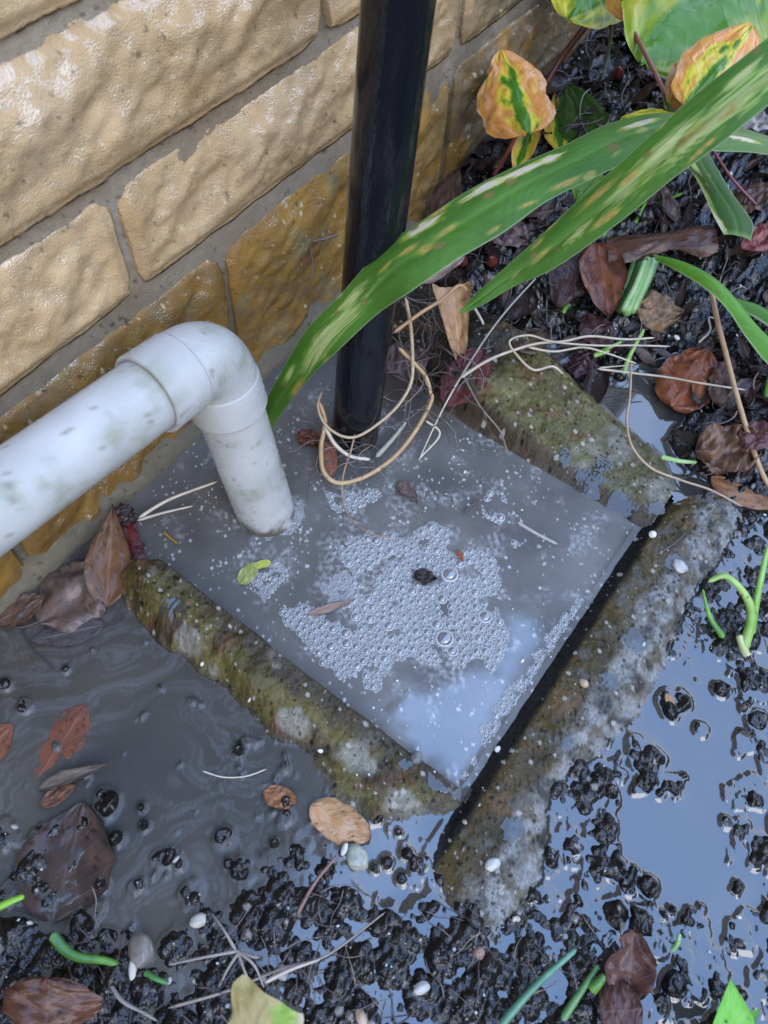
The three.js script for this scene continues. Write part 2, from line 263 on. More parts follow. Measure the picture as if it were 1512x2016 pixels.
function lumps(x, z) {
  const wx = x + 0.003 * noise(x * 70, z * 70, 1), wz = z + 0.003 * noise(x * 70, z * 70, 8);
  const a = 1 - cells(wx * 38, wz * 38, 0) * 1.25, b = 1 - cells(wx * 118 + 3, wz * 118, 5) * 1.25, c = 1 - cells(x * 280, z * 280, 9) * 1.2;
  return a * 0.0102 + b * 0.0042 + c * 0.0013 + fbm(x * 230, z * 230, 2, 2) * 0.0007 + fbm(x * 20, z * 20, 4, 2) * 0.008;
}
function soilH(x, z) {
  let e = -0.017, w = 0;                                     // w: how lumpy
  const edge = 0.012 * fbm(x * 24, z * 24, 6, 3);
  if (z > -0.25 && x < 0.3) { const s = sdf(mudPoly, x, z) + edge; w = Math.max(w, smooth(-0.022, 0.012, s)); e += 0.0006 * smooth(0, 0.025, s); if (x < 0.1) w = Math.max(w, smooth(-0.012, 0.01, sdf(leftMud, x, z) + edge)); }
  if (z > -0.03) { w = Math.max(w, 0.95 * smooth(-0.015, 0.012, sdf(kerbMud, x, z) + edge), 0.95 * smooth(-0.012, 0.012, sdf(kerbMud2, x, z) + edge)); }
  if (z > 0.02 && w < 0.9) {                                  // broken clods over the flooded ground on the right
    const open = Math.max(smooth(-0.012, 0.012, sdf(openPoly, x, z)), smooth(-0.012, 0.012, sdf(openPoly2, x, z)));
    w = Math.max(w, 0.9 * smooth(0.02, 0.30, fbm(x * 38, z * 38, 14, 3) + 0.26 - 0.40 * open));
  }
  if (z > -0.34 && z < -0.10 && x < 0.12) w = Math.max(w, 0.85 * smooth(0.16, 0.36, fbm(x * 44, z * 44, 24, 3) + 0.3 * smooth(0.03, -0.10, x) * smooth(-0.34, -0.26, z) - 0.02));
  if (z > -0.16 && z < 0.02 && x < 0.2) w = Math.max(w, 0.85 * smooth(0.12, 0.36, fbm(x * 40, z * 40, 4, 3) + 0.16 * smooth(-0.12, -0.05, z)));
  for (const [ix, iz, r] of islands) { const dx = x - ix, dz = z - iz; if (Math.abs(dx) > r * 1.4 || Math.abs(dz) > r * 1.4) continue; const q = Math.sqrt(dx * dx + dz * dz) / r + 0.35 * noise(x * 60, z * 60, 3); w = Math.max(w, smooth(1.25, 0.35, q)); }
  let h = e + w * 0.0139;
  const bed = x > 0.42 ? sdf(bedPoly, x, z) : -1;
  if (bed > -0.03) { const s = bed + edge * 0.6; w = Math.max(w, smooth(-0.012, 0.01, s)); h = Math.max(h, -0.017 + smooth(-0.014, 0.01, s) * 0.0175 + Math.max(0, s) * 0.4 * smooth(0, 0.06, s)); h = Math.min(h, 0.115 + 0.02 * fbm(x * 4, z * 4, 1, 2)); h += 0.006 * fbm(x * 18, z * 18, 2, 3) * smooth(0, 0.05, s); }
  if (w > 0.02) h += lumps(x, z) * w * (bed > 0.02 ? 0.9 : 1); else h += 0.002 * noise(x * 30, z * 30, 2);
  if (x > 0.175 && x < 0.49 && z < -0.015 && bed < 0.01) h = Math.min(h, -0.02);
  return h;
}
const groundH = (x, z) => Math.max(soilH(x, z), kerbsH(x, z));
function PG(px, py, lift = 0) {                              // where the sight line meets the ground
  const d = wray(px, py), o = camera.position; let t0 = (0.2 - CAMH) / d.y, t1 = (-0.01 - CAMH) / d.y;
  const N = 160; let t = t0, q = V(0, 0, 0);
  for (let i = 0; i <= N; i++) { t = lerp(t0, t1, i / N); q.copy(o).addScaledVector(d, t); if (q.y < Math.max(0, groundH(q.x, q.z)) + lift) break; }
  return q.clone();
}
const mudMat = new THREE.MeshPhysicalMaterial({ vertexColors: true, roughness: 0.05, bumpMap: rep(grainTex, 5), bumpScale: 0.0005, specularIntensity: 1, ior: 1.45 });
{
  const xs = axisSteps([[-0.5, -0.2, 0.02], [-0.2, 0.56, 0.0012], [0.56, 0.8, 0.0017], [0.8, 1.5, 0.0045], [1.5, 2.4, 0.05]]);
  const zs = axisSteps([[ZW - 0.012, -0.2, 0.0018], [-0.2, 0.30, 0.0012], [0.30, 0.6, 0.012]]);
  setting('wet_soil', sheet(xs, zs, (x, z) => {
    const out = x < -0.5 || x > 2.4 || z > 0.6, h = out ? 0.004 : soilH(x, z), n = fbm(x * 60, z * 60, 3, 3), m = noise(x * 240, z * 240, 9);
    let c = mixc([0.004, 0.0036, 0.0035], [0.014, 0.011, 0.009], clamp(0.45 + n + 0.4 * m));
    if (dots(x, z, 120, 0.2, 4)) c = mixc(c, [0.25, 0.22, 0.18], 0.7);
    if (m > 0.38) c = mixc(c, [0.09, 0.07, 0.055], 0.7);
    return [h, ...c];
  }), mudMat);
  // the drier garden ground beyond, out to the horizon, and an unseen hedge added to darken what the wet things mirror
  const far = []; for (const [x0, x1, z0, z1] of [[-30, -0.49, ZW - 0.3, 30], [2.39, 30, ZW - 0.3, 30], [-0.49, 2.39, 0.59, 30]]) { const g = new THREE.PlaneGeometry(x1 - x0, z1 - z0); g.rotateX(-Math.PI / 2); g.translate((x0 + x1) / 2, -0.03, (z0 + z1) / 2); far.push(paint(g, () => [0.05, 0.045, 0.035])); }
  setting('garden_ground', mergeGeometries(far), new THREE.MeshStandardMaterial({ vertexColors: true, roughness: 0.95 }));
  const hedge = thing('added_hedge', 'unseen dark green hedge added opposite the stone wall to darken reflections', 'hedge', V(0.5, 0, 2.6)), r = rng(12), pos = [], col = [], idx = [];
  for (let i = 0; i < 9000; i++) { const x = (r() - 0.5) * 9, y = 0.02 + r() * 1.1, z = r() < 0.7 ? -0.3 + r() * 0.12 : -0.3 + r() * 0.6, s = 0.03 + r() * 0.03, a = r() * 6.28, b = r() * 2 - 1, k = pos.length / 3; const u = V(Math.cos(a), b * 0.6, Math.sin(a) * 0.6).normalize(), v = V(-Math.sin(a) * 0.5, 0.8, Math.cos(a)).normalize(); for (const [p, q] of [[-1, 0], [0, -0.6], [1, 0], [0, 0.6]]) { pos.push(x + (u.x * p + v.x * q) * s, y + (u.y * p + v.y * q) * s, z + (u.z * p + v.z * q) * s); const t = 0.6 + r() * 0.6; col.push(0.03 * t, 0.06 * t, 0.016 * t); } idx.push(k, k + 1, k + 2, k, k + 2, k + 3); }
  mesh('foliage', bufgeo(pos, col, null, idx), new THREE.MeshStandardMaterial({ vertexColors: true, roughness: 0.8, side: THREE.DoubleSide }), hedge);
  const core = new THREE.BoxGeometry(9, 1.08, 0.4); core.translate(0, 0.54, 0.02); mesh('branches', core, new THREE.MeshStandardMaterial({ color: new THREE.Color(0.018, 0.022, 0.010), roughness: 1 }), hedge);
}
// ---- the kerb stones
const kerbMat = new THREE.MeshPhysicalMaterial({ vertexColors: true, roughness: 0.55, bumpMap: rep(grainTex, 12), bumpScale: 0.0010, roughnessMap: rep(patchTex, 8), specularIntensity: 0.25, clearcoat: 0.22, clearcoatRoughness: 0.06 });
function kerb(k, label, xr, zr, colour) {
  const o = thing('kerb_stone', label, 'kerb', V((xr[0] + xr[1]) / 2, 0, (zr[0] + zr[1]) / 2), null);
  const g = sheet(axisSteps([[...xr, 0.0011]]), axisSteps([[...zr, 0.0011]]), (x, z) => { const h = kerbH(k, x, z); return [h, ...colour(x, z, h)]; }, h => h > -0.028);
  mesh('stone_body', moved(g, o), kerbMat, o); return o;
}
const speck = (c, x, z, s, h = 0) => { const m = noise(x * 420, z * 420, s + h * 420), n = noise(x * 210, z * 210, s + 3 + h * 210); c = c.map(v => v * (1 + 0.55 * m + 0.35 * n)); if (dots(x, z, 170, 0.2, s)) c = mixc(c, [0.40, 0.37, 0.31], 0.75); else if (dots(x, z, 190, 0.6, s + 2)) c = c.map(v => v * 0.25); return c; };
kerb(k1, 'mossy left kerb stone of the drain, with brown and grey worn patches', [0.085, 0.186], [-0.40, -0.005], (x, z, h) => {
  const n = fbm(x * 22, z * 22, 4, 4), q = fbm(x * 34 + 3, z * 34, 9, 4), g = fbm(x * 26, z * 26, 19, 3);
  let c = mixc([0.078, 0.062, 0.018], [0.145, 0.112, 0.034], clamp(0.5 + n * 1.4));                     // moss
  c = mixc(c, [0.045, 0.030, 0.014], smooth(-0.05, 0.25, q) * 0.95);                                        // brown stain
  c = mixc(c, [0.10, 0.045, 0.018], smooth(0.12, 0.3, fbm(x * 40, z * 40, 44, 3)) * 0.7);
  c = mixc(c, [0.24, 0.22, 0.17], smooth(0.16, 0.38, g + 0.22 * smooth(-0.14, -0.06, z)) * 0.8);           // bare worn stone
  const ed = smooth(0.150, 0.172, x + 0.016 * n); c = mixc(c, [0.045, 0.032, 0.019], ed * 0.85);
  if (h < 0.004) c = mixc(c, [0.05, 0.042, 0.028], 0.6);
  return speck(c, x, z, 3, h);
});
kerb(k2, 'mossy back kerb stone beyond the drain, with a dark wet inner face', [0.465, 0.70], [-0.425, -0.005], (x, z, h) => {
  const n = fbm(x * 24, z * 24, 14, 4), q = fbm(x * 40, z * 40, 23, 3), din = x - 0.482;
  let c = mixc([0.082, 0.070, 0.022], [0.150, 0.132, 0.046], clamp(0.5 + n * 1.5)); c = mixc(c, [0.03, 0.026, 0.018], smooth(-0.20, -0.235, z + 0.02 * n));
  c = mixc(c, [0.12, 0.065, 0.022], smooth(0.08, 0.3, q) * 0.8);
  c = mixc(c, [0.27, 0.25, 0.20], smooth(-0.14, -0.08, z + 0.03 * n) * smooth(-0.1, 0.25, fbm(x * 30, z * 30, 3, 3)));
  c = mixc(c, [0.10, 0.09, 0.05], smooth(-0.13, -0.06, z) * 0.5);
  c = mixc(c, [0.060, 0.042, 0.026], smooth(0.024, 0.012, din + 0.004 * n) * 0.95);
  return speck(c, x, z, 5, h);
});
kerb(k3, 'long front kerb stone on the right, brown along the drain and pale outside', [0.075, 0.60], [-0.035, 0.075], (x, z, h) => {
  const n = fbm(x * 22, z * 22, 24, 4), q = fbm(x * 40, z * 40, 33, 3), t = z + 0.0185;
  let c = mixc([0.045, 0.034, 0.013], [0.095, 0.064, 0.021], clamp(0.5 + n * 1.4));
  c = mixc(c, [0.12, 0.065, 0.025], smooth(0.05, 0.3, q) * 0.7);
  c = mixc(c, [0.24, 0.235, 0.215], smooth(0.036, 0.052, t + 0.03 * n) * (0.25 + 0.65 * smooth(-0.2, 0.15, fbm(x * 60, z * 60, 61, 3)))); c = mixc(c, [0.03, 0.028, 0.024], smooth(0.05, 0.25, fbm(x * 45, z * 45, 88, 3)) * smooth(0.035, 0.06, t) * 0.8);
  c = mixc(c, [0.09, 0.085, 0.07], smooth(0.1, 0.3, fbm(x * 50, z * 50, 8, 3)) * 0.6);
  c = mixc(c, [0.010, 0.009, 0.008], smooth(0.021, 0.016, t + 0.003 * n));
  return speck(c, x, z, 8, h);
});

// ================================================================ water
const PX0 = -0.22, PX1 = 0.82, PZ0 = ZW, PZ1 = 0.30;
const leftFilm = (x, z) => smooth(-0.03, -0.12, z + 0.03 * fbm(x * 14, z * 14, 3, 3)) * smooth(0.22, 0.15, x);
const puddleTex = tex(512, 512, (u, v) => { const x = lerp(PX0, PX1, u), z = lerp(PZ0, PZ1, v), f = leftFilm(x, z), r = lerp(0.015, 0.16, f); return [r, r, r, lerp(1, 0.24, f)]; });
puddleTex.wrapS = puddleTex.wrapT = THREE.ClampToEdgeWrapping;
const waterMat = new THREE.MeshPhysicalMaterial({ vertexColors: true, roughness: 1, roughnessMap: puddleTex, specularIntensityMap: puddleTex, ior: 2.0, transparent: true, opacity: 0.86, specularIntensity: 1 });
// a dusty film lies on most of the drain water and leaves the front corner clear
const clearPoly = polyAt([[740, 1395], [800, 1345], [850, 1375], [905, 1330], [975, 1325], [1000, 1215], [1050, 1215], [1062, 1262], [1010, 1330], [970, 1420], [930, 1500], [905, 1545]]);
const DX0 = 0.170, DX1 = 0.512, DZ0 = ZW, DZ1 = -0.011;
const filmTex = tex(512, 512, (u, v) => { const x = lerp(DX0, DX1, u), z = lerp(DZ0, DZ1, v), s = sdf(clearPoly, x, z) + 0.014 * fbm(x * 45, z * 45, 3, 4); const f = smooth(-0.012, 0.010, s), r = lerp(0.34 + 0.25 * fbm(x * 30, z * 30, 6, 3), 0.05, f); return [r, r, r, lerp(0.16, 0.72, f)]; });
filmTex.wrapS = filmTex.wrapT = THREE.ClampToEdgeWrapping;
const drainMat = new THREE.MeshPhysicalMaterial({ vertexColors: true, roughness: 1, roughnessMap: filmTex, specularIntensityMap: filmTex, ior: 2.2, specularIntensity: 1 });
const menis = d => 0.0026 * Math.exp(-Math.max(0, d) / 0.0036);
{
  const inDrain = (x, z) => x > 0.176 && x < 0.492 && z < -0.012 && x - 0.178 > 0;
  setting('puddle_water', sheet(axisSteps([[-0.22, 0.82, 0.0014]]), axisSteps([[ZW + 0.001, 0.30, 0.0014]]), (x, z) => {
    const g = groundH(x, z), n0 = noise(x * 400, z * 400, 3);
    const y = (g > soilH(x, z) + 0.0005 ? 0.3 : 1) * menis(-g) + 0.00012 * noise(x * 16, z * 16, 4);
    // thin scum streaks on the left pool, with some streaky reflection painted in
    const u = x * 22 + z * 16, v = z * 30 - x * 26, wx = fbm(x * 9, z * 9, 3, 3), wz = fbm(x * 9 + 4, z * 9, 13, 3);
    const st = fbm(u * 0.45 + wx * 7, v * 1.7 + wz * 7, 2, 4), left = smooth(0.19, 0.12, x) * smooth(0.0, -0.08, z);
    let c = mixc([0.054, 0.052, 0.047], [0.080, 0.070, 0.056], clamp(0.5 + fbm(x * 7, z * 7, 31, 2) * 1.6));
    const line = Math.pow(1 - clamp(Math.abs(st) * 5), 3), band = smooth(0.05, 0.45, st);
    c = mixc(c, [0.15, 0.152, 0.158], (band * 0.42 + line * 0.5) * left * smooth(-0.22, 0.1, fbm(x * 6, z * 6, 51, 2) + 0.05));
    c = mixc(c, [0.036, 0.033, 0.029], smooth(-0.03, 0.02, z + 0.25 * fbm(x * 9, z * 9, 66, 3))); const pale = smooth(-0.01, 0.1, z) * smooth(0.1, 0.3, fbm(x * 12 + wx * 2, z * 12, 8, 3)); c = mixc(c, [0.055, 0.049, 0.040], pale * 0.7);
    
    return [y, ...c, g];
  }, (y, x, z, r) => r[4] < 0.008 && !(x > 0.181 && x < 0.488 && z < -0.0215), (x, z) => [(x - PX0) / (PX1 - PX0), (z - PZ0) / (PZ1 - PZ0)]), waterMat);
  setting('drain_water', sheet(axisSteps([[0.170, 0.512, 0.0013]]), axisSteps([[ZW + 0.001, -0.011, 0.0013]]), (x, z) => {
    const g = groundH(x, z), y = 0.0006 + menis(-g) * 0.35 + 0.00015 * noise(x * 20, z * 20, 4);
    const n = fbm(x * 16, z * 16, 3, 4), m = noise(x * 300, z * 300, 2), q = fbm(x * 38, z * 38, 8, 3);
    let c = mixc([0.078, 0.073, 0.066], [0.128, 0.119, 0.106], clamp(0.5 + n * 1.3)); c = c.map(v => v * (1 + 0.25 * m * smooth(-0.3, 0.3, q)));
    
    const s = dots(x, z, 240, 0.3, 2), s2 = dots(x, z, 210, 0.35, 6);
    const sc = smooth(-0.05, 0.3, fbm(x * 30, z * 30, 77, 4) + 0.5 * Math.exp(-((x - 0.31) ** 2 + (z + 0.17) ** 2) / 0.006) - 0.12); c = mixc(c, [0.36, 0.36, 0.35], sc * 0.55 * smooth(-0.25, 0.4, noise(x * 210, z * 210, 12) + 0.6 * noise(x * 420, z * 420, 5)));
    if (s && q > 0.0) c = mixc(c, [0.46, 0.44, 0.41], 0.8); else if (s2 && q > 0.1) c = mixc(c, [0.34, 0.33, 0.31], 0.7);
    return [y, ...c, g];
  }, (y, x, z, r) => r[4] < 0.006, (x, z) => [(x - DX0) / (DX1 - DX0), (z - DZ0) / (DZ1 - DZ0)]), drainMat);
}

// thin water lying in the worn hollows of the kerbs
{
  const blobs = [[345, 1207, 34, 0.026], [860, 1535, 34, 0.008], [800, 1500, 22, 0.011], [905, 1560, 26, 0.003], [1165, 935, 40, 0.02], [1225, 985, 34, 0.016], [1120, 880, 22, 0.03], [1290, 1000, 22, 0.01], [1195, 905, 22, 0.02], [1250, 1260, 30, 0.016], [1200, 1340, 26, 0.015], [1120, 1470, 26, 0.014], [1010, 1640, 30, 0.012], [1330, 1110, 26, 0.014]].map(([x, y, r, h]) => { const p = P(x, y, h); return [p.x, p.z, r / pxm(p)]; });
  const soft = (x, z) => { let s = 0; for (let i = -1; i < 2; i++) for (let j = -1; j < 2; j++) s += kerbsH(x + i * 0.004, z + j * 0.004); return s / 9; };
  const near = (x, z) => { let b = -1; for (const [bx, bz, r] of blobs) b = Math.max(b, 1 - Math.hypot(x - bx, z - bz) / r); return b + 0.75 * fbm(x * 70, z * 70, 41, 4); };
  const parts = blobs.map(([bx, bz, r]) => sheet(axisSteps([[bx - r * 1.3, bx + r * 1.3, 0.0011]]), axisSteps([[bz - r * 1.3, bz + r * 1.3, 0.0011]]), (x, z) => { const e = near(x, z); return [soft(x, z) + 0.0003 + 0.0008 * smooth(0.1, 0.3, e), 0.05, 0.05, 0.045, e]; }, (y, x, z, q) => q[4] > 0.16 && y > 0.001));
  setting('kerb_water', mergeGeometries(parts.filter(g => g.index.count)), new THREE.MeshPhysicalMaterial({ vertexColors: true, roughness: 0.03, ior: 1.9, transparent: true, opacity: 0.5 }));
}
// ================================================================ pipes
function tubeBetween(a, b, r, seg = 48, rings = 24, colour, open = true) {
  const L = a.distanceTo(b), g = new THREE.CylinderGeometry(r, r, L, seg, rings, open);
  const q = new THREE.Quaternion().setFromUnitVectors(V(0, 1, 0), b.clone().sub(a).normalize());
  g.applyQuaternion(q); g.translate((a.x + b.x) / 2, (a.y + b.y) / 2, (a.z + b.z) / 2);
  return colour ? paint(g, colour) : g;
}
function latheBetween(a, b, prof, seg = 56) {                // prof: [radius, distance from a]
  const g = new THREE.LatheGeometry(prof.map(p => new THREE.Vector2(p[0], p[1])), seg);
  g.applyQuaternion(new THREE.Quaternion().setFromUnitVectors(V(0, 1, 0), b.clone().sub(a).normalize())); g.translate(a.x, a.y, a.z); return g;
}
const plasticBump = rep(patchTex, 3);
{
  const base = V(0.4025, -0.03, -0.296), topDir = V(0.442 - 0.4025, 0.403, -0.300 + 0.296).normalize(), top = base.clone().addScaledVector(topDir, 1.99);
  const o = thing('downpipe', 'glossy black round plastic downpipe standing in the drain water', 'pipe', V(0.4025, 0, -0.296));
  const m = new THREE.MeshPhysicalMaterial({ vertexColors: true, roughness: 0.05, specularIntensity: 0.9, bumpMap: rep(patchTex, 2, 1), bumpScale: 0.0006 });
  const mid = base.clone().addScaledVector(topDir, 0.6);
  const colour = (x, y, z) => { let c = [0.0045, 0.005, 0.008]; const n = fbm(x * 50, y * 50, z * 50, 3); if (y < 0.035 && n > -0.05 + y * 6) c = [0.035, 0.03, 0.026]; return c; };
  const g = mergeGeometries([tubeBetween(base, mid, 0.0236, 64, 260, colour), tubeBetween(mid, top, 0.0236, 48, 2, () => [0.0045, 0.005, 0.008])]);
  mesh('pipe_body', moved(g, o), m, o);
}
const pvc = new THREE.MeshPhysicalMaterial({ vertexColors: true, roughness: 0.42, roughnessMap: rep(patchTex, 2), specularIntensity: 0.6, bumpMap: rep(grainTex, 3), bumpScale: 0.0001 });
{
  const K = P(413, 690, 0.205), base = P(524, 1010, 0), left = P(0, 986, 0.222);
  const o = thing('waste_pipe', 'white plastic waste pipe with an elbow turning down into the drain', 'pipe', V(base.x, 0, base.z));
  const dv = base.clone().sub(K).normalize(), dh = left.clone().sub(K).normalize();
  const grime = (x, y, z) => {
    const n = fbm(x * 26, y * 26, z * 26, 4), m = fbm(x * 90, y * 90, z * 90, 3);
    let c = mixc([0.45, 0.44, 0.405], [0.36, 0.355, 0.315], clamp(0.5 + n * 1.5));
    c = mixc(c, [0.26, 0.265, 0.19], smooth(0.16, 0.5, n + 0.7 * m) * 0.75);
    if (cells((x + z) * 120, (y + z * 0.5) * 120, 5) < 0.055 && m > 0.02) c = mixc(c, [0.2, 0.17, 0.13], 0.7);
    const rim = y + 0.010 * fbm(x * 60, 2, z * 60, 3);
    if (dots(x * 1.3 + z, y + z * 0.6, 210, 0.10, 5)) c = mixc(c, [0.18, 0.15, 0.11], 0.6);
    const sc = noise((x - z * 0.3) * 26, (y + x * 0.2) * 700, z * 26); if (sc > 0.52) c = mixc(c, [0.3, 0.29, 0.25], 0.6);
    c = mixc(c, [0.09, 0.062, 0.04], smooth(0.026, 0.006, rim) * smooth(-0.35, 0.25, m + 0.35 * n) * 0.9);
    return c;
  };
  const R1 = 0.0276, RS = 0.0311, RB = 0.029;
  const vTop = K.clone().addScaledVector(dv, 0.035), vBot = base.clone().addScaledVector(dv, 0.03);
  mesh('vertical_pipe', moved(tubeBetween(vTop, vBot, R1, 64, 90, grime), o), pvc, o);
  const hFar = K.clone().addScaledVector(dh, 0.9), hNear = K.clone().addScaledVector(dh, 0.035);
  mesh('horizontal_pipe', moved(tubeBetween(hNear, hFar, R1, 64, 200, grime), o), pvc, o);
  // the elbow: a short swept bend with a socket at either end
  const pts = [], A0 = K.clone().addScaledVector(dv, RB), A1 = K.clone().addScaledVector(dh, RB);
  const curve = new THREE.CubicBezierCurve3(A0, A0.clone().addScaledVector(dv, -RB * 0.66), A1.clone().addScaledVector(dh, -RB * 0.66), A1);
  const el = mesh('elbow', moved(paint(new THREE.TubeGeometry(curve, 28, RS - 0.0012, 56), grime), o), pvc, o);
  const sock = (from, d, len) => { const a = from.clone(), b = from.clone().addScaledVector(d, len); const g = latheBetween(a, b, [[RS - 0.0022, -0.0022], [RS - 0.0010, -0.0008], [RS, 0.0012], [RS + 0.0003, len * 0.5], [RS + 0.0006, len - 0.0012], [RS, len], [R1 + 0.0006, len], [R1 - 0.001, len - 0.004]]); mesh('socket', moved(paint(g, grime), o), pvc, el); };
  sock(A0, dv, 0.030); sock(A1, dh, 0.034);
  // dark solvent-weld line where the pipes enter
}

// ================================================================ leaves
const leafVein = rep(veinTex, 1);
const deadMat = new THREE.MeshPhysicalMaterial({ vertexColors: true, roughness: 0.30, side: THREE.DoubleSide, bumpMap: leafVein, bumpScale: 0.0007, roughnessMap: rep(patchTex, 1), specularIntensity: 0.35, clearcoat: 0.2, clearcoatRoughness: 0.05 });
const greenMat = new THREE.MeshPhysicalMaterial({ vertexColors: true, roughness: 0.42, roughnessMap: rep(patchTex, 1), side: THREE.DoubleSide, bumpMap: leafVein, bumpScale: 0.0008, specularIntensity: 0.35 });
const bladeMat = new THREE.MeshPhysicalMaterial({ vertexColors: true, roughness: 0.46, side: THREE.DoubleSide, specularIntensity: 0.45, bumpMap: rep(fibreTex, 1, 26), bumpScale: 0.00045 });
const strawMat = new THREE.MeshPhysicalMaterial({ vertexColors: true, roughness: 0.45, clearcoat: 0.2, clearcoatRoughness: 0.2 });
const OUT = {
  ovate: t => Math.pow(Math.sin(Math.PI * Math.pow(t, 0.78)), 0.75),
  round: t => Math.pow(Math.max(0, Math.sin(Math.PI * Math.pow(t, 0.9))), 0.5),
  lance: t => Math.pow(Math.sin(Math.PI * Math.pow(t, 0.65)), 1.1),
  tip: t => Math.pow(1 - t, 0.75),
  strip: t => 0.8 + 0.2 * Math.sin(t * 9),
};
// a leaf from base to tip (world points), half width w; a curved sheet with veins, curl and a ragged edge
function leafGeo(o) {
  const { base, tip, w, N = V(0, 1, 0), outline = 'ovate', cup = 0, roll = 0, bend = 0, wave = 0.12, serr = 0, seed = 1, nt = 30, ns = 16, colour, bite } = o;
  const dir = tip.clone().sub(base), L = dir.length(); dir.normalize();
  const side = new THREE.Vector3().crossVectors(dir, N).normalize(), n = new THREE.Vector3().crossVectors(side, dir).normalize();
  const pos = [], col = [], uv = [], idx = [];
  for (let j = 0; j <= nt; j++) for (let i = 0; i <= ns; i++) {
    const t = j / nt, s = i / ns * 2 - 1;
    let wl = w * OUT[outline](clamp(t, 0.004, 0.996)); wl *= 1 + 0.16 * noise(t * 6, s > 0 ? 3 : 8, seed) + 0.05 * noise(t * 21, s > 0 ? 3 : 8, seed) + (serr ? serr * (Math.abs((t * 22) % 1 - 0.5) - 0.25) : 0);
    if (bite) for (const [bt, bs, br, bd] of bite) if (s * bs > 0) wl *= 1 - bd * Math.exp(-(((t - bt) / br) ** 2));
    let lat = s * wl, up = cup * s * s * wl;
    if (roll) { const a = s * roll; lat = wl * Math.sin(a) / roll; up += wl * (1 - Math.cos(a)) / Math.abs(roll) * Math.sign(roll) * Math.sign(roll) * (roll > 0 ? 1 : -1); }
    up += bend * L * Math.sin(Math.PI * t) + wave * w * (fbm(t * 3.2 + seed * 7, s * 2.2, seed, 3) + (nt > 20 ? 0.45 * Math.abs(noise(t * 6 + s * 2.5, s * 4 - t * 3, seed + 9)) : 0) + 0.5 * Math.abs(s) * noise(t * 9, s * 2, seed + 5));
    const p = base.clone().addScaledVector(dir, t * L).addScaledVector(side, lat).addScaledVector(n, up);
    pos.push(p.x, p.y, p.z); uv.push(t, i / ns); col.push(...colour(t, s, fbm(t * 5 + seed, s * 4, seed, 4), p));
    if (j < nt && i < ns) { const a = j * (ns + 1) + i; idx.push(a, a + 1, a + ns + 1, a + 1, a + ns + 2, a + ns + 1); }
  }
  return bufgeo(pos, col, uv, idx);
}
function strand(pts, r, colour, seg = 6, r2 = r, steps) {    // a thin round stalk through world points
  const c = new THREE.CatmullRomCurve3(pts, false, 'centripetal'), n = steps ?? Math.max(8, pts.length * 7), g = new THREE.TubeGeometry(c, n, 1, seg), p = g.attributes.position;
  for (let j = 0; j <= n; j++) { const q = c.getPointAt(j / n), e = Math.min(j, n - j), rr = lerp(r, r2, j / n) * (e === 0 ? 0.04 : e === 1 && n > 24 ? 0.75 : 1); for (let i = 0; i <= seg; i++) { const k = j * (seg + 1) + i; p.setXYZ(k, q.x + (p.getX(k) - q.x) * rr, q.y + (p.getY(k) - q.y) * rr, q.z + (p.getZ(k) - q.z) * rr); } }
  return paint(g, (x, y, z, i) => { const k = 1 + 0.35 * noise(x * 160, y * 160, z * 160); return colour.map(v => v * k); });
}
const deadColour = (a, b, vein = 0.25) => (t, s, n) => { let c = mixc(a, b, clamp(0.5 + n * 1.5)); c = mixc(c, a.map(v => v * 1.9 + 0.02), Math.exp(-s * s * 300) * vein * 0.55); if (cells(t * 14, s * 9, 3) < 0.14) c = c.map(v => v * 0.45); const e = smooth(0.86, 1, Math.abs(s)); return c.map(v => v * (1 - 0.35 * e)); };
const BROWN = [0.115, 0.058, 0.030], DARK = [0.040, 0.024, 0.018], RUST = [0.155, 0.055, 0.022], GREY = [0.110, 0.082, 0.066], TAN = [0.34, 0.20, 0.095], WINE = [0.085, 0.022, 0.018], PALE = [0.36, 0.27, 0.19];
const GROUPD = 'dead leaves lying round the drain';
function dead(label, b, t, wpx, cols, opt = {}) {            // b, t: [px, py, height] where height null = on the ground
  const lift = opt.lift ?? 0.007, at = (p, l) => p.length > 2 && p[2] !== null ? P(p[0], p[1], p[2]) : PG(p[0], p[1], l);
  const base = at(b, lift), tip = at(t, lift + (opt.tipLift ?? 0.004));
  const mid = base.clone().lerp(tip, 0.5), w = wpx / 2 / pxm(mid);
  let N = opt.N ?? V(0, 1, 0); if (opt.face) N = camera.position.clone().sub(mid).normalize().lerp(V(0, 1, 0), 1 - opt.face).normalize();
  const o = thing('fallen_leaf', label, 'leaf', base, GROUPD);
  const seed = (b[0] * 7 + b[1] * 3) % 97 / 5;
  const g = leafGeo({ base, tip, w, N, seed, colour: deadColour(...cols), wave: 0.22, ...opt });
  mesh('leaf_blade', moved(g, o), deadMat, o);
  if (opt.stalk) mesh('stalk', moved(strand(opt.stalk.map(p => at(p, 0.004)), 0.0011, cols[1].map(v => v * 0.8), 6, 0.0007), o), strawMat, o);
  return o;
}
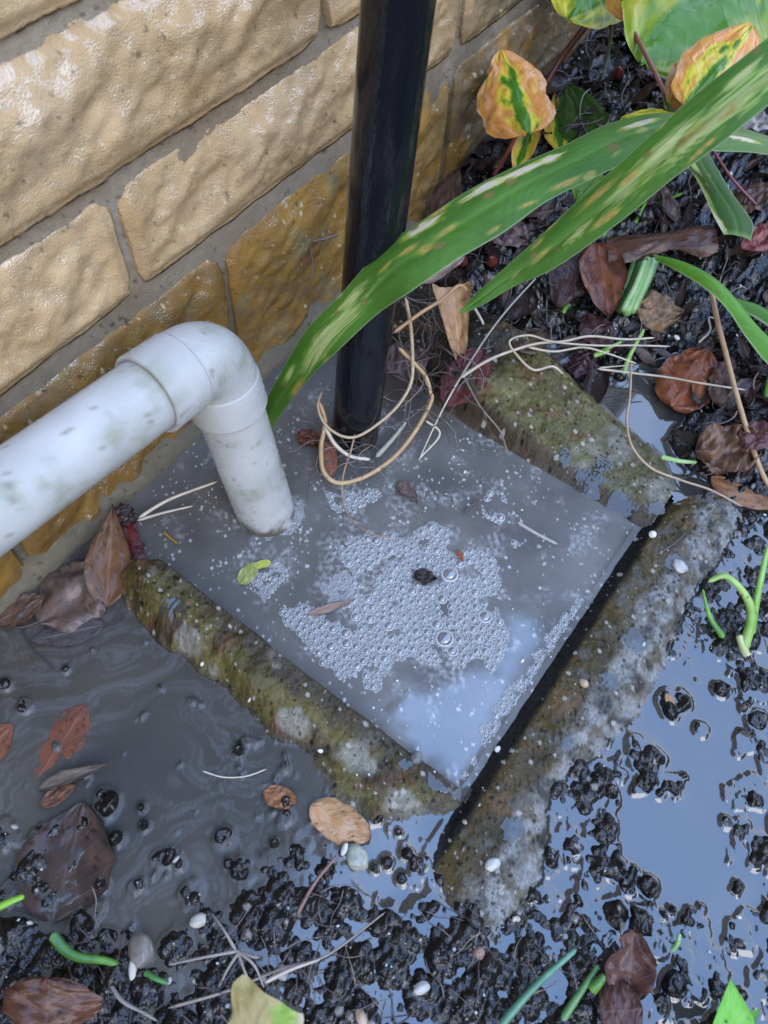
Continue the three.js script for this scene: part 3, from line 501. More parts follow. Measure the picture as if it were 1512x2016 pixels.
// ---- by the left end of the kerb
dead('upright russet brown dead leaf with a pale midrib between the wall and left kerb', [208, 1196, 0.004], [222, 992, 0.034], 92, [[0.15, 0.075, 0.035], [0.10, 0.05, 0.027], 0.7], { face: 0.8, roll: 0.5, outline: 'lance' });
dead('broad greyish brown dead leaf lying on the pool beside the wall', [78, 1225, 0.006], [200, 1110, 0.012], 150, [[0.135, 0.090, 0.068], [0.085, 0.055, 0.044], 0.4], { cup: -0.25, outline: 'round', wave: 0.3, stalk: [[80, 1223, 0.006], [40, 1235, 0.004], [10, 1228, 0.002]] });
dead('dark leaf with a red toothed edge tucked behind the upright russet leaf', [250, 1165, 0.006], [238, 990, 0.016], 70, [[0.05, 0.022, 0.02], [0.15, 0.02, 0.02], 0.1], { serr: 0.5, cup: -0.2 });
dead('black wrinkled leaf tip against the wall above the russet leaf', [225, 1000, 0.02], [268, 1030, 0.016], 46, [[0.025, 0.015, 0.014], [0.05, 0.03, 0.025]], { wave: 0.5 });
dead('small brown leaf at the left picture edge below the wall', [-10, 1225, 0.004], [92, 1172, 0.008], 66, [BROWN, [0.07, 0.05, 0.04], 0.3], { wave: 0.3 });
dead('flat dark grey leaf half under water below the broad greyish leaf', [205, 1228, 0.002], [60, 1262, 0.003], 62, [[0.085, 0.072, 0.07], [0.06, 0.05, 0.05], 0.6], { wave: 0.08, stalk: [[40, 1240, 0.003], [70, 1285, 0.004], [108, 1318, 0.002]] });
dead('reddish leaf lying awash in the murky water at left', [66, 1540, -0.0002], [170, 1385, 0.0010], 110, [[0.17, 0.062, 0.035], [0.115, 0.046, 0.028], 0.1], { wave: 0.05, cup: -0.06 });
dead('reddish leaf lying awash, cut off by the left picture edge', [-60, 1510, 0.0004], [24, 1425, 0.0010], 80, [[0.22, 0.09, 0.05], [0.15, 0.06, 0.035], 0.1], { wave: 0.05 });
dead('curled grey brown leaf rim standing out of the left pool', [75, 1555, 0.001], [222, 1502, 0.008], 40, [[0.16, 0.11, 0.075], [0.06, 0.05, 0.042], 0.2], { roll: 1.2, outline: 'lance' });
dead('large dark brown leaf with an upturned pale edge sunk in mud at lower left', [100, 1815, 0.001], [165, 1580, 0.003], 190, [[0.070, 0.040, 0.028], [0.035, 0.026, 0.022], 0.1], { cup: 0.12, wave: 0.08, outline: 'ovate', lift: 0.004 });
dead('small brown leaf scrap at the edge of the sunken leaf at lower left', [80, 1585, 0.004], [150, 1545, 0.006], 34, [[0.17, 0.07, 0.03], DARK, 0.1], {});
dead('brown leaf out of focus in the bottom left corner', [85, 2040, 0.03], [95, 1925, 0.045], 200, [[0.105, 0.042, 0.022], [0.06, 0.026, 0.016], 0.1], { cup: -0.3, outline: 'round' });
dead('small orange brown leaf floating left of the tan leaf', [518, 1560, 0.002], [585, 1580, 0.006], 44, [[0.30, 0.13, 0.05], [0.16, 0.07, 0.035], 0.1], { wave: 0.4, outline: 'round' });
dead('tan orange wet leaf at the front corner below the left kerb', [612, 1585, 0.007], [728, 1650, 0.007], 78, [[0.36, 0.175, 0.065], [0.40, 0.25, 0.14], 0.1], { cup: -0.35, outline: 'round', wave: 0.2, bite: [[0.8, 1, 0.1, 0.35]] });
// ---- in the drain
dead('pinkish brown folded leaf scrap floating behind the foam', [783, 950, 0.003], [822, 990, 0.002], 34, [[0.17, 0.11, 0.09], [0.07, 0.05, 0.045], 0.1], { roll: 1.0, wave: 0.4 });
dead('red brown scrap of leaf left of the downpipe foot', [590, 850, 0.003], [632, 880, 0.006], 40, [[0.17, 0.06, 0.028], WINE, 0.1], { wave: 0.6, serr: 0.4 });
dead('small russet leaf held in the dry stalk loop at the downpipe foot', [645, 870, 0.012], [655, 945, 0.006], 34, [[0.27, 0.11, 0.06], [0.17, 0.07, 0.05], 0.3], { face: 0.6, roll: 0.6 });
dead('dark wet scrap of leaf in the middle of the foam', [815, 1130, 0.004], [860, 1140, 0.005], 34, [[0.035, 0.025, 0.028], DARK, 0], { wave: 0.9, serr: 0.5 });
dead('pale brown strip of leaf in the left part of the foam', [605, 1210, 0.003], [700, 1180, 0.005], 18, [[0.30, 0.21, 0.16], [0.22, 0.13, 0.09], 0.2], { outline: 'lance' });
dead('tiny orange red scrap on the top edge of the foam', [900, 1082, 0.004], [912, 1106, 0.004], 12, [[0.30, 0.09, 0.04], [0.2, 0.06, 0.03], 0], {});
// ---- behind the drain
dead('pale tan curled leaf hanging point down under the long green blade tip', [890, 565, 0.075], [908, 735, 0.035], 106, [[0.44, 0.27, 0.14], [0.30, 0.17, 0.085], 0.3], { face: 0.75, roll: 1.25, outline: 'tip', wave: 0.35, nt: 40 });
dead('dark red smooth leaf leaning on the inner end of the back kerb', [950, 690, 0.045], [880, 800, 0.03], 84, [[0.10, 0.022, 0.016], [0.06, 0.018, 0.015], 0.15], { face: 0.5, outline: 'round' });
dead('dusky purple leaf among dark roots right of the downpipe', [760, 730, 0.03], [845, 690, 0.04], 90, [[0.10, 0.065, 0.065], [0.06, 0.035, 0.035], 0.3], { wave: 0.45, face: 0.4 });
dead('pale buff leaf lying behind the arching blade near the wall', [815, 560, 0.06], [915, 505, 0.07], 56, [PALE, [0.26, 0.17, 0.12], 0.3], { roll: 0.7 });
dead('brown leaf standing against the wall right of the downpipe', [850, 460, null], [905, 330, 0.10], 66, [[0.085, 0.05, 0.036], DARK, 0.2], { face: 0.6, wave: 0.4 });
dead('dark curled leaf on the soil beneath the yellow orange leaf', [935, 330, null], [1010, 300, 0.10], 60, [DARK, [0.07, 0.04, 0.03], 0.2], { wave: 0.6 });
dead('mauve grey wrinkled leaf lying between the two long green blades', [970, 440, null], [1040, 480, null], 72, [[0.17, 0.12, 0.115], [0.10, 0.065, 0.06], 0.1], { wave: 0.5, face: 0.4 });
dead('long brown leaf folded lengthwise on the right under the blades', [1195, 480, null], [1410, 455, null], 96, [[0.085, 0.042, 0.026], [0.055, 0.028, 0.02], 0.5], { roll: -1.1, wave: 0.2, lift: 0.02, tipLift: 0.02, outline: 'strip' });
dead('wet reddish brown leaf left of the thick green stalk', [1175, 480, null], [1200, 625, null], 96, [[0.15, 0.055, 0.026], [0.065, 0.026, 0.018], 0.2], { roll: 0.7, face: 0.5, lift: 0.012 });
dead('nearly black wet leaf beside the wet reddish brown leaf', [1150, 490, null], [1095, 605, null], 90, [[0.050, 0.025, 0.02], [0.03, 0.016, 0.014], 0.2], { face: 0.4, lift: 0.010 });
dead('dark plum leaf below the wet reddish brown leaf', [1155, 620, null], [1205, 700, null], 70, [[0.065, 0.025, 0.026], DARK, 0.1], { wave: 0.5 });
dead('khaki crumpled leaf with a pale torn edge right of the thick stalk', [1250, 600, null], [1345, 615, null], 92, [[0.22, 0.135, 0.07], [0.13, 0.08, 0.05], 0.5], { wave: 0.5, cup: -0.3, face: 0.4, lift: 0.012 });
dead('shiny red brown leaf above the small water pocket', [1320, 800, null], [1395, 690, null], 118, [[0.20, 0.065, 0.026], [0.125, 0.040, 0.02], 0.1], { outline: 'round', cup: -0.2, wave: 0.35, face: 0.5, lift: 0.012 });
dead('brown blotched leaf half hidden behind the shiny red brown leaf', [1415, 800, null], [1440, 700, null], 60, [[0.10, 0.05, 0.03], DARK, 0.1], { wave: 0.3 });
dead('crumbling brown leaf with lumpy surface right of the water pocket', [1370, 890, null], [1500, 880, null], 110, [[0.16, 0.085, 0.045], [0.085, 0.045, 0.03], 0.2], { wave: 0.7, face: 0.4, lift: 0.012, outline: 'round' });
dead('dusky red leaf at the right edge behind the crumbling brown leaf', [1455, 850, null], [1530, 870, null], 84, [[0.12, 0.045, 0.035], [0.075, 0.03, 0.026], 0.2], { lift: 0.02, wave: 0.3 });
dead('orange brown leaf edge at the right picture side below the crumbling leaf', [1400, 940, null], [1540, 1000, null], 60, [[0.27, 0.12, 0.045], [0.15, 0.07, 0.035], 0.2], { cup: -0.4, lift: 0.008 });
dead('red wet leaf with droplets at the right edge below the dark blade', [1460, 490, null], [1540, 440, null], 60, [[0.21, 0.06, 0.045], [0.13, 0.035, 0.03], 0.1], { wave: 0.5, lift: 0.02 });
dead('brown leaf flat on the soil at the right edge behind the long blade', [1430, 400, null], [1530, 370, null], 90, [[0.11, 0.06, 0.04], DARK, 0.2], { wave: 0.4 });
dead('pale grey leaf patch on the right edge under the big blade', [1450, 230, null], [1540, 250, null], 80, [[0.24, 0.20, 0.18], GREY, 0.3], { wave: 0.4, lift: 0.02 });
dead('round dark brown leaf under the pale root loop', [1020, 690, null], [1070, 650, null], 66, [[0.10, 0.06, 0.04], DARK, 0.2], { outline: 'round', lift: 0.010 });
dead('purple black lump of leaf in the water at the loop end', [1130, 745, 0.004], [1160, 690, 0.016], 58, [[0.055, 0.02, 0.026], [0.035, 0.016, 0.02], 0], { outline: 'round', wave: 0.6, cup: -0.5 });
dead('tiny tan scrap of leaf on a mud island right of the front kerb', [1312, 1365, 0.006], [1328, 1398, 0.005], 18, [[0.33, 0.17, 0.07], TAN, 0], { lift: 0.004 });
dead('wet reddish folded leaf standing in mud at lower right', [1235, 1965, null], [1245, 1830, 0.03], 110, [[0.105, 0.05, 0.036], [0.07, 0.032, 0.026], 0.4], { face: 0.6, roll: 0.9, wave: 0.3, lift: 0.008, outline: 'round', bite: [[0.75, -1, 0.1, 0.5]] });
dead('smooth dark brown leaf at the bottom below the wet folded leaf', [1180, 1990, 0.015], [1265, 1985, 0.02], 120, [[0.085, 0.036, 0.024], [0.06, 0.026, 0.02], 0.1], { cup: -0.4, outline: 'round' });
// dim leaf litter on the soil behind: too broken to tell apart
{
  const parts = [], r = rng(404), cols = [DARK, [0.06, 0.035, 0.027], [0.03, 0.02, 0.018], [0.085, 0.05, 0.036], [0.05, 0.035, 0.032]];
  for (let i = 0; i < 900; i++) {
    const x = 0.6 + r() * 0.75, z = ZW + 0.01 + r() * 0.6; const h = soilH(x, z); if (h < 0.004) continue;
    const a = r() * 6.28, L = 0.010 + r() * r() * 0.065, c = cols[Math.floor(r() * 5)];
    const base = V(x, h + 0.001, z), tip = V(x + Math.cos(a) * L, 0, z + Math.sin(a) * L); tip.y = soilH(tip.x, tip.z) + 0.003 + r() * 0.012;
    parts.push(leafGeo({ base, tip, w: L * (0.18 + r() * 0.2), N: V(r() - 0.5, 1, r() - 0.5).normalize(), seed: i, nt: 7, ns: 5, wave: 0.7, roll: r() * 1.2, colour: deadColour(c, c.map(v => v * 0.6), 0.3) }));
  }
  const o = mesh('leaf_litter', mergeGeometries(parts), deadMat); o.userData = { kind: 'stuff', label: 'dark broken leaf litter on the soil behind the drain', category: 'leaf litter' };
}
// ================================================================ the two long green blades and their kin
const NOTES = [];
function blade(pairs, spots, base, o, opt = {}) {           // pairs: [[x, y] of one edge, [x, y] of the other, height, tilt]
  const E1 = new THREE.CatmullRomCurve3(pairs.map(p => P(p[0][0], p[0][1], p[2] + (p[3] ?? 0)))), E2 = new THREE.CatmullRomCurve3(pairs.map(p => P(p[1][0], p[1][1], p[2] - (p[3] ?? 0))));
  const nt = opt.nt ?? 260, ns = opt.ns ?? 44, g1 = [], g2 = [];
  for (let j = 0; j <= nt; j++) { g1.push(E1.getPoint(j / nt)); g2.push(E2.getPoint(j / nt)); }
  const len = [0]; for (let j = 1; j <= nt; j++) len.push(len[j - 1] + g1[j].clone().add(g2[j]).multiplyScalar(0.5).distanceTo(g1[j - 1].clone().add(g2[j - 1]).multiplyScalar(0.5)));
  const pos = [], uv = [], idx = [], pts = [];
  for (let j = 0; j <= nt; j++) {
    const across = g2[j].clone().sub(g1[j]), w = across.length(), along = (g1[Math.min(nt, j + 1)].clone().sub(g1[Math.max(0, j - 1)])).normalize(), n = new THREE.Vector3().crossVectors(along, across).normalize(); if (n.y < 0) n.negate();
    for (let i = 0; i <= ns; i++) {
      const s = i / ns, q = 2 * s - 1, p = g1[j].clone().addScaledVector(across, s).addScaledVector(n, w * ((opt.arch ?? 0.10) * (1 - q * q) - (opt.keel ?? 0.02) * Math.exp(-q * q * 30)) + 0.0004 * noise(len[j] * 60, s * 6, 3) + 0.00004 * Math.sin(s * 60));
      pos.push(p.x, p.y, p.z); uv.push(len[j], s * w); pts.push(p);
      if (j < nt && i < ns) { const a = j * (ns + 1) + i; idx.push(a, a + 1, a + ns + 1, a + 1, a + ns + 2, a + ns + 1); }
    }
  }
  // marks: where each blemish lies along and across the blade, in metres
  const c = camera, marks = spots.map(([px, py, L, W, kind]) => {
    let best = 1e9, at = 0; const d = wray(px, py);
    pts.forEach((p, k) => { const v = p.clone().sub(c.position), e = v.distanceToSquared(d.clone().multiplyScalar(v.dot(d))); if (e < best) { best = e; at = k; } });
    const m = pxm(pts[at]); return [len[Math.floor(at / (ns + 1))], uv[at * 2 + 1], L / 2 / m, W / 2 / m, kind];
  });
  const col = [];
  for (let j = 0; j <= nt; j++) for (let i = 0; i <= ns; i++) {
    const k = j * (ns + 1) + i, u = uv[k * 2], v = uv[k * 2 + 1], s = i / ns;
    const fibre = noise(u * 9, v * 1500, 2) * 0.5 + noise(u * 22, v * 3000, 5) * 0.3, blotch = fbm(u * 16, v * 60, 4, 3);
    let cc = mixc([0.034, 0.092, 0.008], [0.060, 0.150, 0.014], clamp(0.5 + blotch)); cc = mixc(cc, [0.075, 0.17, 0.022], clamp(fibre) * 0.5); if (opt.dark) cc = cc.map(x => x * opt.dark);
    for (const [mu, mv, ml, mw, kind] of marks) {
      const du = (u - mu) / ml, dv = (v - mv) / mw * (kind === 'spot' ? 1.35 : 1), ragged = 0.45 * fbm(u * 70, v * 380, ml * 900, 3) + (kind === 'pale' ? 1.5 * noise(u * 22, v * 1500, mu * 60) : 0.8 * noise(u * 50, v * 1500, 7) + 0.3 * noise(u * 200, v * 900, 11));
      const e = Math.sqrt(du * du + dv * dv) * (kind === 'pale' ? 1.15 : 1.05) + ragged; if (e > 2) continue;
      if (kind === 'pale') { cc = mixc(cc, [0.22, 0.30, 0.06], smooth(1.5, 1.0, e) * 0.7); cc = mixc(cc, [0.36, 0.37, 0.15], smooth(1.05, 0.6, e) * 0.75); cc = mixc(cc, [0.36, 0.20, 0.07], smooth(0.35, 0.1, e) * smooth(0.1, 0.5, noise(u * 60, v * 500, 9))); }
      else if (kind === 'spot') { cc = mixc(cc, [0.17, 0.21, 0.03], smooth(1.7, 1.0, e) * 0.7); cc = mixc(cc, [0.34, 0.22, 0.05], smooth(0.95, 0.6, e)); cc = mixc(cc, [0.20, 0.10, 0.04], smooth(0.45, 0.2, e) * 0.7); }
      else if (kind === 'dry') { cc = mixc(cc, [0.35, 0.36, 0.06], smooth(1.5, 1.0, e) * 0.8); cc = mixc(cc, [0.50, 0.42, 0.30], smooth(1.0, 0.8, e)); cc = mixc(cc, [0.28, 0.20, 0.12], smooth(0.6, 0.3, e) * smooth(0, 0.4, noise(u * 80, v * 600, 5))); }
    }
    if (dots(u, v * 2.2, 70, 0.16, 12)) cc = mixc(cc, [0.16, 0.10, 0.035], 0.85); if (dots(u + 3, v * 3, 34, 0.10, 31)) cc = mixc(cc, [0.30, 0.26, 0.06], 0.7);
    const vein = Math.abs(((v * 900) % 1) - 0.5); cc = cc.map(q => q * (0.86 + 0.3 * vein)); const rib = Math.exp(-(((s - 0.5) * 26) ** 2)); cc = mixc(cc, [0.10, 0.21, 0.04], rib * 0.4);
    const edge = smooth(0.012, 0.0, Math.min(s, 1 - s)); cc = mixc(cc, [0.30, 0.36, 0.2], edge * 0.6);
    const t = len[j] / len[nt]; if (t < 0.05) cc = mixc(cc, [0.13, 0.25, 0.06], smooth(0.05, 0, t) * 0.6);
    col.push(cc[0], cc[1], cc[2]);
  }
  const m = mesh('leaf_blade', moved(bufgeo(pos, col, uv, idx), o), bladeMat, o); return m;
}
{
  const o = thing('iris_plant', 'strap-leaved plant with long spotted green blades arching in from the right', 'plant', P(1600, 420, 0.08));
  const A = blade([
    [[526, 850], [530, 852], 0.045], [[522, 800], [560, 806], 0.075], [[552, 735], [612, 742], 0.12], [[603, 650], [668, 688], 0.165], [[668, 582], [744, 618], 0.20], [[755, 487], [815, 570], 0.233, 0.003], [[845, 425], [905, 508], 0.255, 0.004], [[925, 373], [985, 462], 0.268, 0.004], [[1020, 325], [1075, 398], 0.278, 0.003], [[1110, 286], [1170, 350], 0.285, 0.002], [[1200, 243], [1255, 312], 0.288], [[1300, 222], [1330, 292], 0.286, -0.002], [[1400, 238], [1405, 297], 0.276, -0.003], [[1512, 268], [1515, 306], 0.262, -0.004], [[1640, 330], [1630, 350], 0.24, -0.004]],
    [[640, 665, 200, 34, 'pale'], [585, 765, 60, 18, 'spot'], [690, 590, 70, 20, 'pale'], [838, 490, 40, 18, 'spot'], [805, 492, 42, 14, 'spot'], [880, 455, 44, 14, 'spot'], [832, 446, 80, 18, 'dry'], [862, 418, 40, 14, 'spot'], [1110, 362, 62, 14, 'spot'], [960, 365, 90, 16, 'dry'], [1040, 330, 120, 15, 'dry'], [1085, 311, 44, 16, 'dry'], [1215, 300, 20, 8, 'spot'], [1260, 243, 80, 16, 'dry'], [1040, 402, 40, 7, 'spot'], [970, 452, 26, 8, 'spot'], [1460, 272, 90, 12, 'dry'], [760, 525, 30, 9, 'spot'], [640, 712, 30, 9, 'spot'], [570, 735, 50, 10, 'pale']], null, o);
  A.userData.label = 'long blade arching down past the black pipe into the drain';
  const B = blade([
    [[903, 615], [906, 619], 0.222], [[930, 585], [945, 603], 0.232], [[985, 535], [1010, 565], 0.247, 0.002], [[1060, 468], [1085, 532], 0.268, 0.004], [[1130, 402], [1160, 482], 0.290, 0.005], [[1210, 330], [1245, 418], 0.315, 0.006], [[1290, 258], [1325, 352], 0.338, 0.006], [[1370, 185], [1410, 290], 0.358, 0.006], [[1450, 122], [1490, 226], 0.374, 0.006], [[1530, 60], [1570, 162], 0.385, 0.005], [[1640, -10], [1700, 80], 0.395, 0.004]],
    [[1430, 215, 300, 44, 'pale'], [1300, 300, 150, 30, 'pale'], [1360, 262, 70, 20, 'spot'], [1230, 375, 100, 22, 'pale'], [1175, 385, 90, 18, 'spot'], [1240, 350, 50, 14, 'spot'], [1190, 430, 56, 14, 'spot'], [1140, 455, 60, 16, 'pale'], [1065, 505, 44, 14, 'spot'], [1056, 482, 28, 12, 'spot'], [1090, 440, 40, 8, 'spot'], [1385, 290, 70, 10, 'spot'], [1205, 425, 34, 12, 'spot'], [1460, 150, 90, 20, 'pale'], [1015, 540, 20, 7, 'spot'], [1438, 220, 40, 14, 'spot']], null, o, { arch: 0.06, keel: 0.05 });
  B.userData.label = 'broad blade slanting down from the upper right corner in front';
  blade([[[1425, 462], [1478, 474], 0.100], [[1405, 425], [1482, 440], 0.102], [[1375, 360], [1440, 378], 0.115], [[1345, 312], [1398, 306], 0.130], [[1320, 250], [1370, 240], 0.145], [[1300, 180], [1350, 170], 0.15]], [[1390, 395, 120, 14, 'pale'], [1415, 440, 60, 12, 'dry'], [1365, 325, 40, 10, 'pale']], null, o, { nt: 90, ns: 24, dark: 0.55 }).userData.label = 'short dark blade seen under the two long ones';
}
// ================================================================ the broad-leaved plant at the top right
{
  const o = thing('broadleaf_plant', 'low plant with round green, yellow and orange leaves on red stems', 'plant', P(1290, 210, 0.1));
  const leaf = (label, b, t, wpx, colour, opt = {}) => {
    const base = P(...b), tip = P(...t), mid = base.clone().lerp(tip, 0.5), w = wpx / 2 / pxm(mid);
    const N = camera.position.clone().sub(mid).normalize().lerp(V(0, 1, 0), 0.35).normalize();
    const m = mesh('leaf', moved(leafGeo({ base, tip, w, N, nt: 60, ns: 40, wave: 0.10, seed: b[0] / 37, colour, outline: 'round', ...opt }), o), greenMat, o);
    if (label) m.userData.label = label; return m;
  };
  const G1 = [0.034, 0.110, 0.008], G2 = [0.060, 0.165, 0.010], YE = [0.48, 0.40, 0.035], OR = [0.50, 0.20, 0.045], PK = [0.56, 0.33, 0.17], RB = [0.24, 0.085, 0.04];
  const turning = (amt, br = 0) => (t, s, n, p) => {         // green along the veins, yellow then orange between them
    const rib = Math.exp(-s * s * 22) * (1.1 - t), q = (t * 6 - Math.abs(s) * 2) % 1, side = Math.exp(-((((q + 1) % 1) - 0.5) ** 2) * 40) * 0.12 * (1 - Math.abs(s)), k = amt * (0.5 + n * 1.3) + Math.abs(s) * 0.5 * amt - rib - side * amt + t * 0.25 * amt;
    let c = mixc(G1, G2, clamp(0.5 + n)); c = mixc(c, YE, smooth(0.05, 0.45, k)); c = mixc(c, OR, smooth(0.4, 0.75, k)); c = mixc(c, PK, smooth(0.85, 1.2, k) * 0.7);
    const sp = fbm(p.x * 120, p.y * 120, p.z * 120, 2); c = mixc(c, RB, smooth(0.25, 0.45, sp) * smooth(0.3, 0.6, k) * 0.6 + br * smooth(0.2, 0.5, n) * Math.abs(s)); return c;
  };
  leaf('round orange and yellow leaf with a green midrib near the wall', [1042, 262, 0.165], [988, 100, 0.185], 168, turning(0.95), { roll: -0.75, bite: [[0.45, 1, 0.12, 0.22], [0.85, -1, 0.06, 0.25]], wave: 0.14 });
  leaf('small yellow green leaf below the round orange leaf', [1050, 240, 0.14], [1012, 345, 0.13], 54, turning(0.5), { outline: 'ovate', roll: 0.8 });
  leaf('large green leaf with yellow margin in the upper right', [1500, -60, 0.25], [1262, 125, 0.235], 300, turning(0.16, 0.3), { wave: 0.08, cup: -0.12 });
  leaf('green leaf with a yellow margin at the top left of the plant', [1215, -85, 0.215], [1120, 40, 0.20], 170, turning(0.30), { cup: -0.15 });
  leaf('small leaf half orange half green at the very top', [1215, -40, 0.235], [1246, 42, 0.23], 74, turning(0.8), { outline: 'ovate', roll: -0.7 });
  leaf('yellow and orange leaf with pink flush behind the broad blade', [1352, 208, 0.262], [1480, 50, 0.275], 150, turning(0.95), { roll: -0.5, wave: 0.12 });
  leaf('orange spotted lower lobe of leaf behind the broad blade', [1420, 150, 0.245], [1318, 205, 0.235], 130, turning(0.85), { wave: 0.12 });
  leaf('pale olive leaf under the arching blade', [1345, 270, 0.235], [1222, 232, 0.225], 76, turning(0.35), { outline: 'ovate' });
  leaf('dark green lobed leaf above the arching blade', [1170, 290, 0.10], [1118, 165, 0.10], 92, (t, s, n) => mixc([0.022, 0.060, 0.010], [0.05, 0.095, 0.016], clamp(0.5 + n * 1.4)), { outline: 'ovate', serr: 0.35, nt: 44 });
  leaf('narrow green and brown leaf beside the lobed leaf', [1105, 300, 0.09], [1092, 180, 0.085], 56, turning(0.55, 0.6), { outline: 'lance' });
  leaf('deep dark green leaf behind the red stem', [1270, 250, 0.085], [1230, 130, 0.075], 90, () => [0.016, 0.036, 0.010], { outline: 'ovate' });
  leaf('green leaf peeping out between the two long blades', [1185, 340, 0.21], [1135, 398, 0.20], 90, (t, s, n) => mixc(G1, [0.10, 0.16, 0.02], clamp(0.4 + n)), { outline: 'ovate' });
  const stem = (pts, r, c) => mesh('stem', moved(strand(pts.map(p => P(...p)), r, c, 8, r * 0.85, 30), o), strawMat, o);
  stem([[1195, -5, 0.19], [1150, 55, 0.16], [1105, 115, 0.125], [1075, 165, 0.10]], 0.0042, [0.13, 0.035, 0.025]);
  stem([[1236, 40, 0.24], [1262, 90, 0.245], [1290, 145, 0.25], [1312, 190, 0.25]], 0.0023, [0.18, 0.055, 0.04]);
  stem([[1020, 258, 0.16], [1000, 300, 0.13], [972, 345, 0.09]], 0.0024, [0.26, 0.07, 0.05]);
  stem([[1400, 290, 0.11], [1440, 350, 0.10], [1505, 420, 0.085]], 0.0018, [0.17, 0.05, 0.045]);
  stem([[1205, 50, 0.16], [1195, 120, 0.12], [1180, 175, 0.095]], 0.0024, [0.10, 0.13, 0.06]);
}
// ================================================================ green shoots
const shootColour = (a, b) => (t, s, n, p) => { let c = mixc(a, b, clamp(0.5 + n * 1.2 - 0.3 * Math.abs(s))); c = mixc(c, [0.015, 0.013, 0.01], smooth(0.42, 0.5, noise(p.x * 260, p.y * 260, p.z * 260 + 3)) * 0.9); return c; };
const LIME = [0.13, 0.30, 0.025], LEEK = [0.055, 0.18, 0.03], MINT = [0.16, 0.36, 0.22];
function shootStem(o, pts, rpx, a, b, tipR = 0.5, name = 'shoot') {   // a round juicy stem or leaf, flecked with mud
  const w = pts.map(p => p[2] === null ? PG(p[0], p[1], 0.002) : P(p[0], p[1], p[2])), r = rpx / 2 / pxm(w[0]);
  const g = strand(w, r, [1, 1, 1], 12, r * tipR, 50); paint(g, (x, y, z) => { let c = mixc(a, b, clamp(0.5 + fbm(x * 60, y * 60, z * 60, 3) * 1.3)); if (noise(x * 300, y * 300, z * 300) > 0.45) c = [0.02, 0.017, 0.013]; return c; });
  return mesh(name, moved(g, o), strawMat, o);
}
{
  let o = thing('onion_shoot', 'bright green sprouting bulb with three bent shoots on the right mud', 'plant', PG(1465, 1265), 'green shoots in the wet soil');
  shootStem(o, [[1462, 1280, 0.004], [1478, 1225, 0.022], [1476, 1190, 0.034], [1450, 1150, 0.046], [1425, 1134, 0.048], [1394, 1145, 0.040]], 22, [0.30, 0.42, 0.12], LIME, 0.45);
  shootStem(o, [[1478, 1250, 0.006], [1488, 1190, 0.03], [1500, 1130, 0.05], [1512, 1075, 0.065]], 16, [0.24, 0.40, 0.10], LIME, 0.6);
  shootStem(o, [[1424, 1255, 0.004], [1398, 1215, 0.016], [1388, 1180, 0.022], [1384, 1160, 0.028]], 14, LEEK, LIME, 0.35);
  shootStem(o, [[1470, 1290, 0.002], [1462, 1270, 0.008], [1455, 1250, 0.012]], 20, [0.45, 0.42, 0.22], [0.30, 0.36, 0.14], 0.7, 'bulb');
  o = thing('leek_plant', 'thick cut green stalk flecked with soil among the brown leaves', 'plant', P(1240, 600, 0.03), 'green shoots in the wet soil');
  [[1214, 600, 1252, 508, 15, 0.030, 0], [1224, 606, 1264, 505, 17, 0.034, 1], [1236, 610, 1276, 506, 19, 0.038, 0], [1247, 606, 1287, 508, 18, 0.037, 2], [1230, 604, 1270, 512, 13, 0.042, 2], [1254, 598, 1294, 512, 12, 0.034, 1]].forEach(([x0, y0, x1, y1, w, h, c]) => shootStem(o, [[x0 - 3, y0 + 7, h - 0.006], [x0, y0, h], [(x0 + x1) / 2 + 3, (y0 + y1) / 2, h + 0.014], [x1, y1, h + 0.026]], w, [[0.20, 0.34, 0.10], [0.07, 0.18, 0.05], [0.30, 0.42, 0.20]][c], [[0.11, 0.25, 0.06], [0.04, 0.12, 0.03], [0.16, 0.30, 0.10]][c], 0.9, 'stalk'));
  o = thing('grass_shoot', 'bright green blade curving out from under the long folded leaf to the right edge', 'plant', P(1300, 510, 0.07), 'green shoots in the wet soil');
  blade([[[1285, 500], [1290, 512], 0.075], [[1345, 516], [1335, 535], 0.085], [[1402, 545], [1390, 570], 0.09], [[1450, 590], [1432, 610], 0.085], [[1490, 640], [1462, 655], 0.075], [[1530, 680], [1500, 705], 0.065], [[1570, 720], [1550, 760], 0.06]], [], null, o, { nt: 80, ns: 16, arch: 0.3, dark: 1.7 });
  o = thing('grass_shoot', 'second green blade joining behind the curving one at the right edge', 'plant', P(1480, 610, 0.06), 'green shoots in the wet soil');
  blade([[[1455, 590], [1440, 606], 0.066], [[1490, 600], [1480, 622], 0.066], [[1540, 630], [1530, 655], 0.062]], [], null, o, { nt: 40, ns: 10, arch: 0.3, dark: 1.1 });
  const thin = (label, pts, rpx, a, b) => { const q = thing('grass_shoot', label, 'plant', pts[0][2] === null ? PG(pts[0][0], pts[0][1]) : P(...pts[0]), 'green shoots in the wet soil'); shootStem(q, pts, rpx, a, b, 0.6, 'stem'); return q; };
  thin('pale green stem standing in the water below the khaki leaf', [[1225, 740, 0.004], [1240, 700, 0.016], [1268, 648, 0.03]], 11, [0.30, 0.42, 0.12], LIME);
  thin('pale green bent stem crossing the pale roots', [[1200, 690, 0.024], [1170, 700, 0.02], [1225, 672, 0.026]], 10, [0.34, 0.40, 0.18], LIME);
  thin('thin green stem lying along the lower side of the broad blade', [[1140, 478, null], [1185, 486, null], [1200, 478, null]], 9, LEEK, LIME);
  thin('looping green grass stem beneath the broad blade', [[1185, 470, null], [1205, 430, null], [1245, 405, null], [1300, 398, null], [1345, 380, null]], 10, LEEK, LIME);
  thin('thin upright green stem under the broad blade', [[1250, 440, null], [1265, 410, null], [1275, 395, null]], 8, LEEK, LIME);
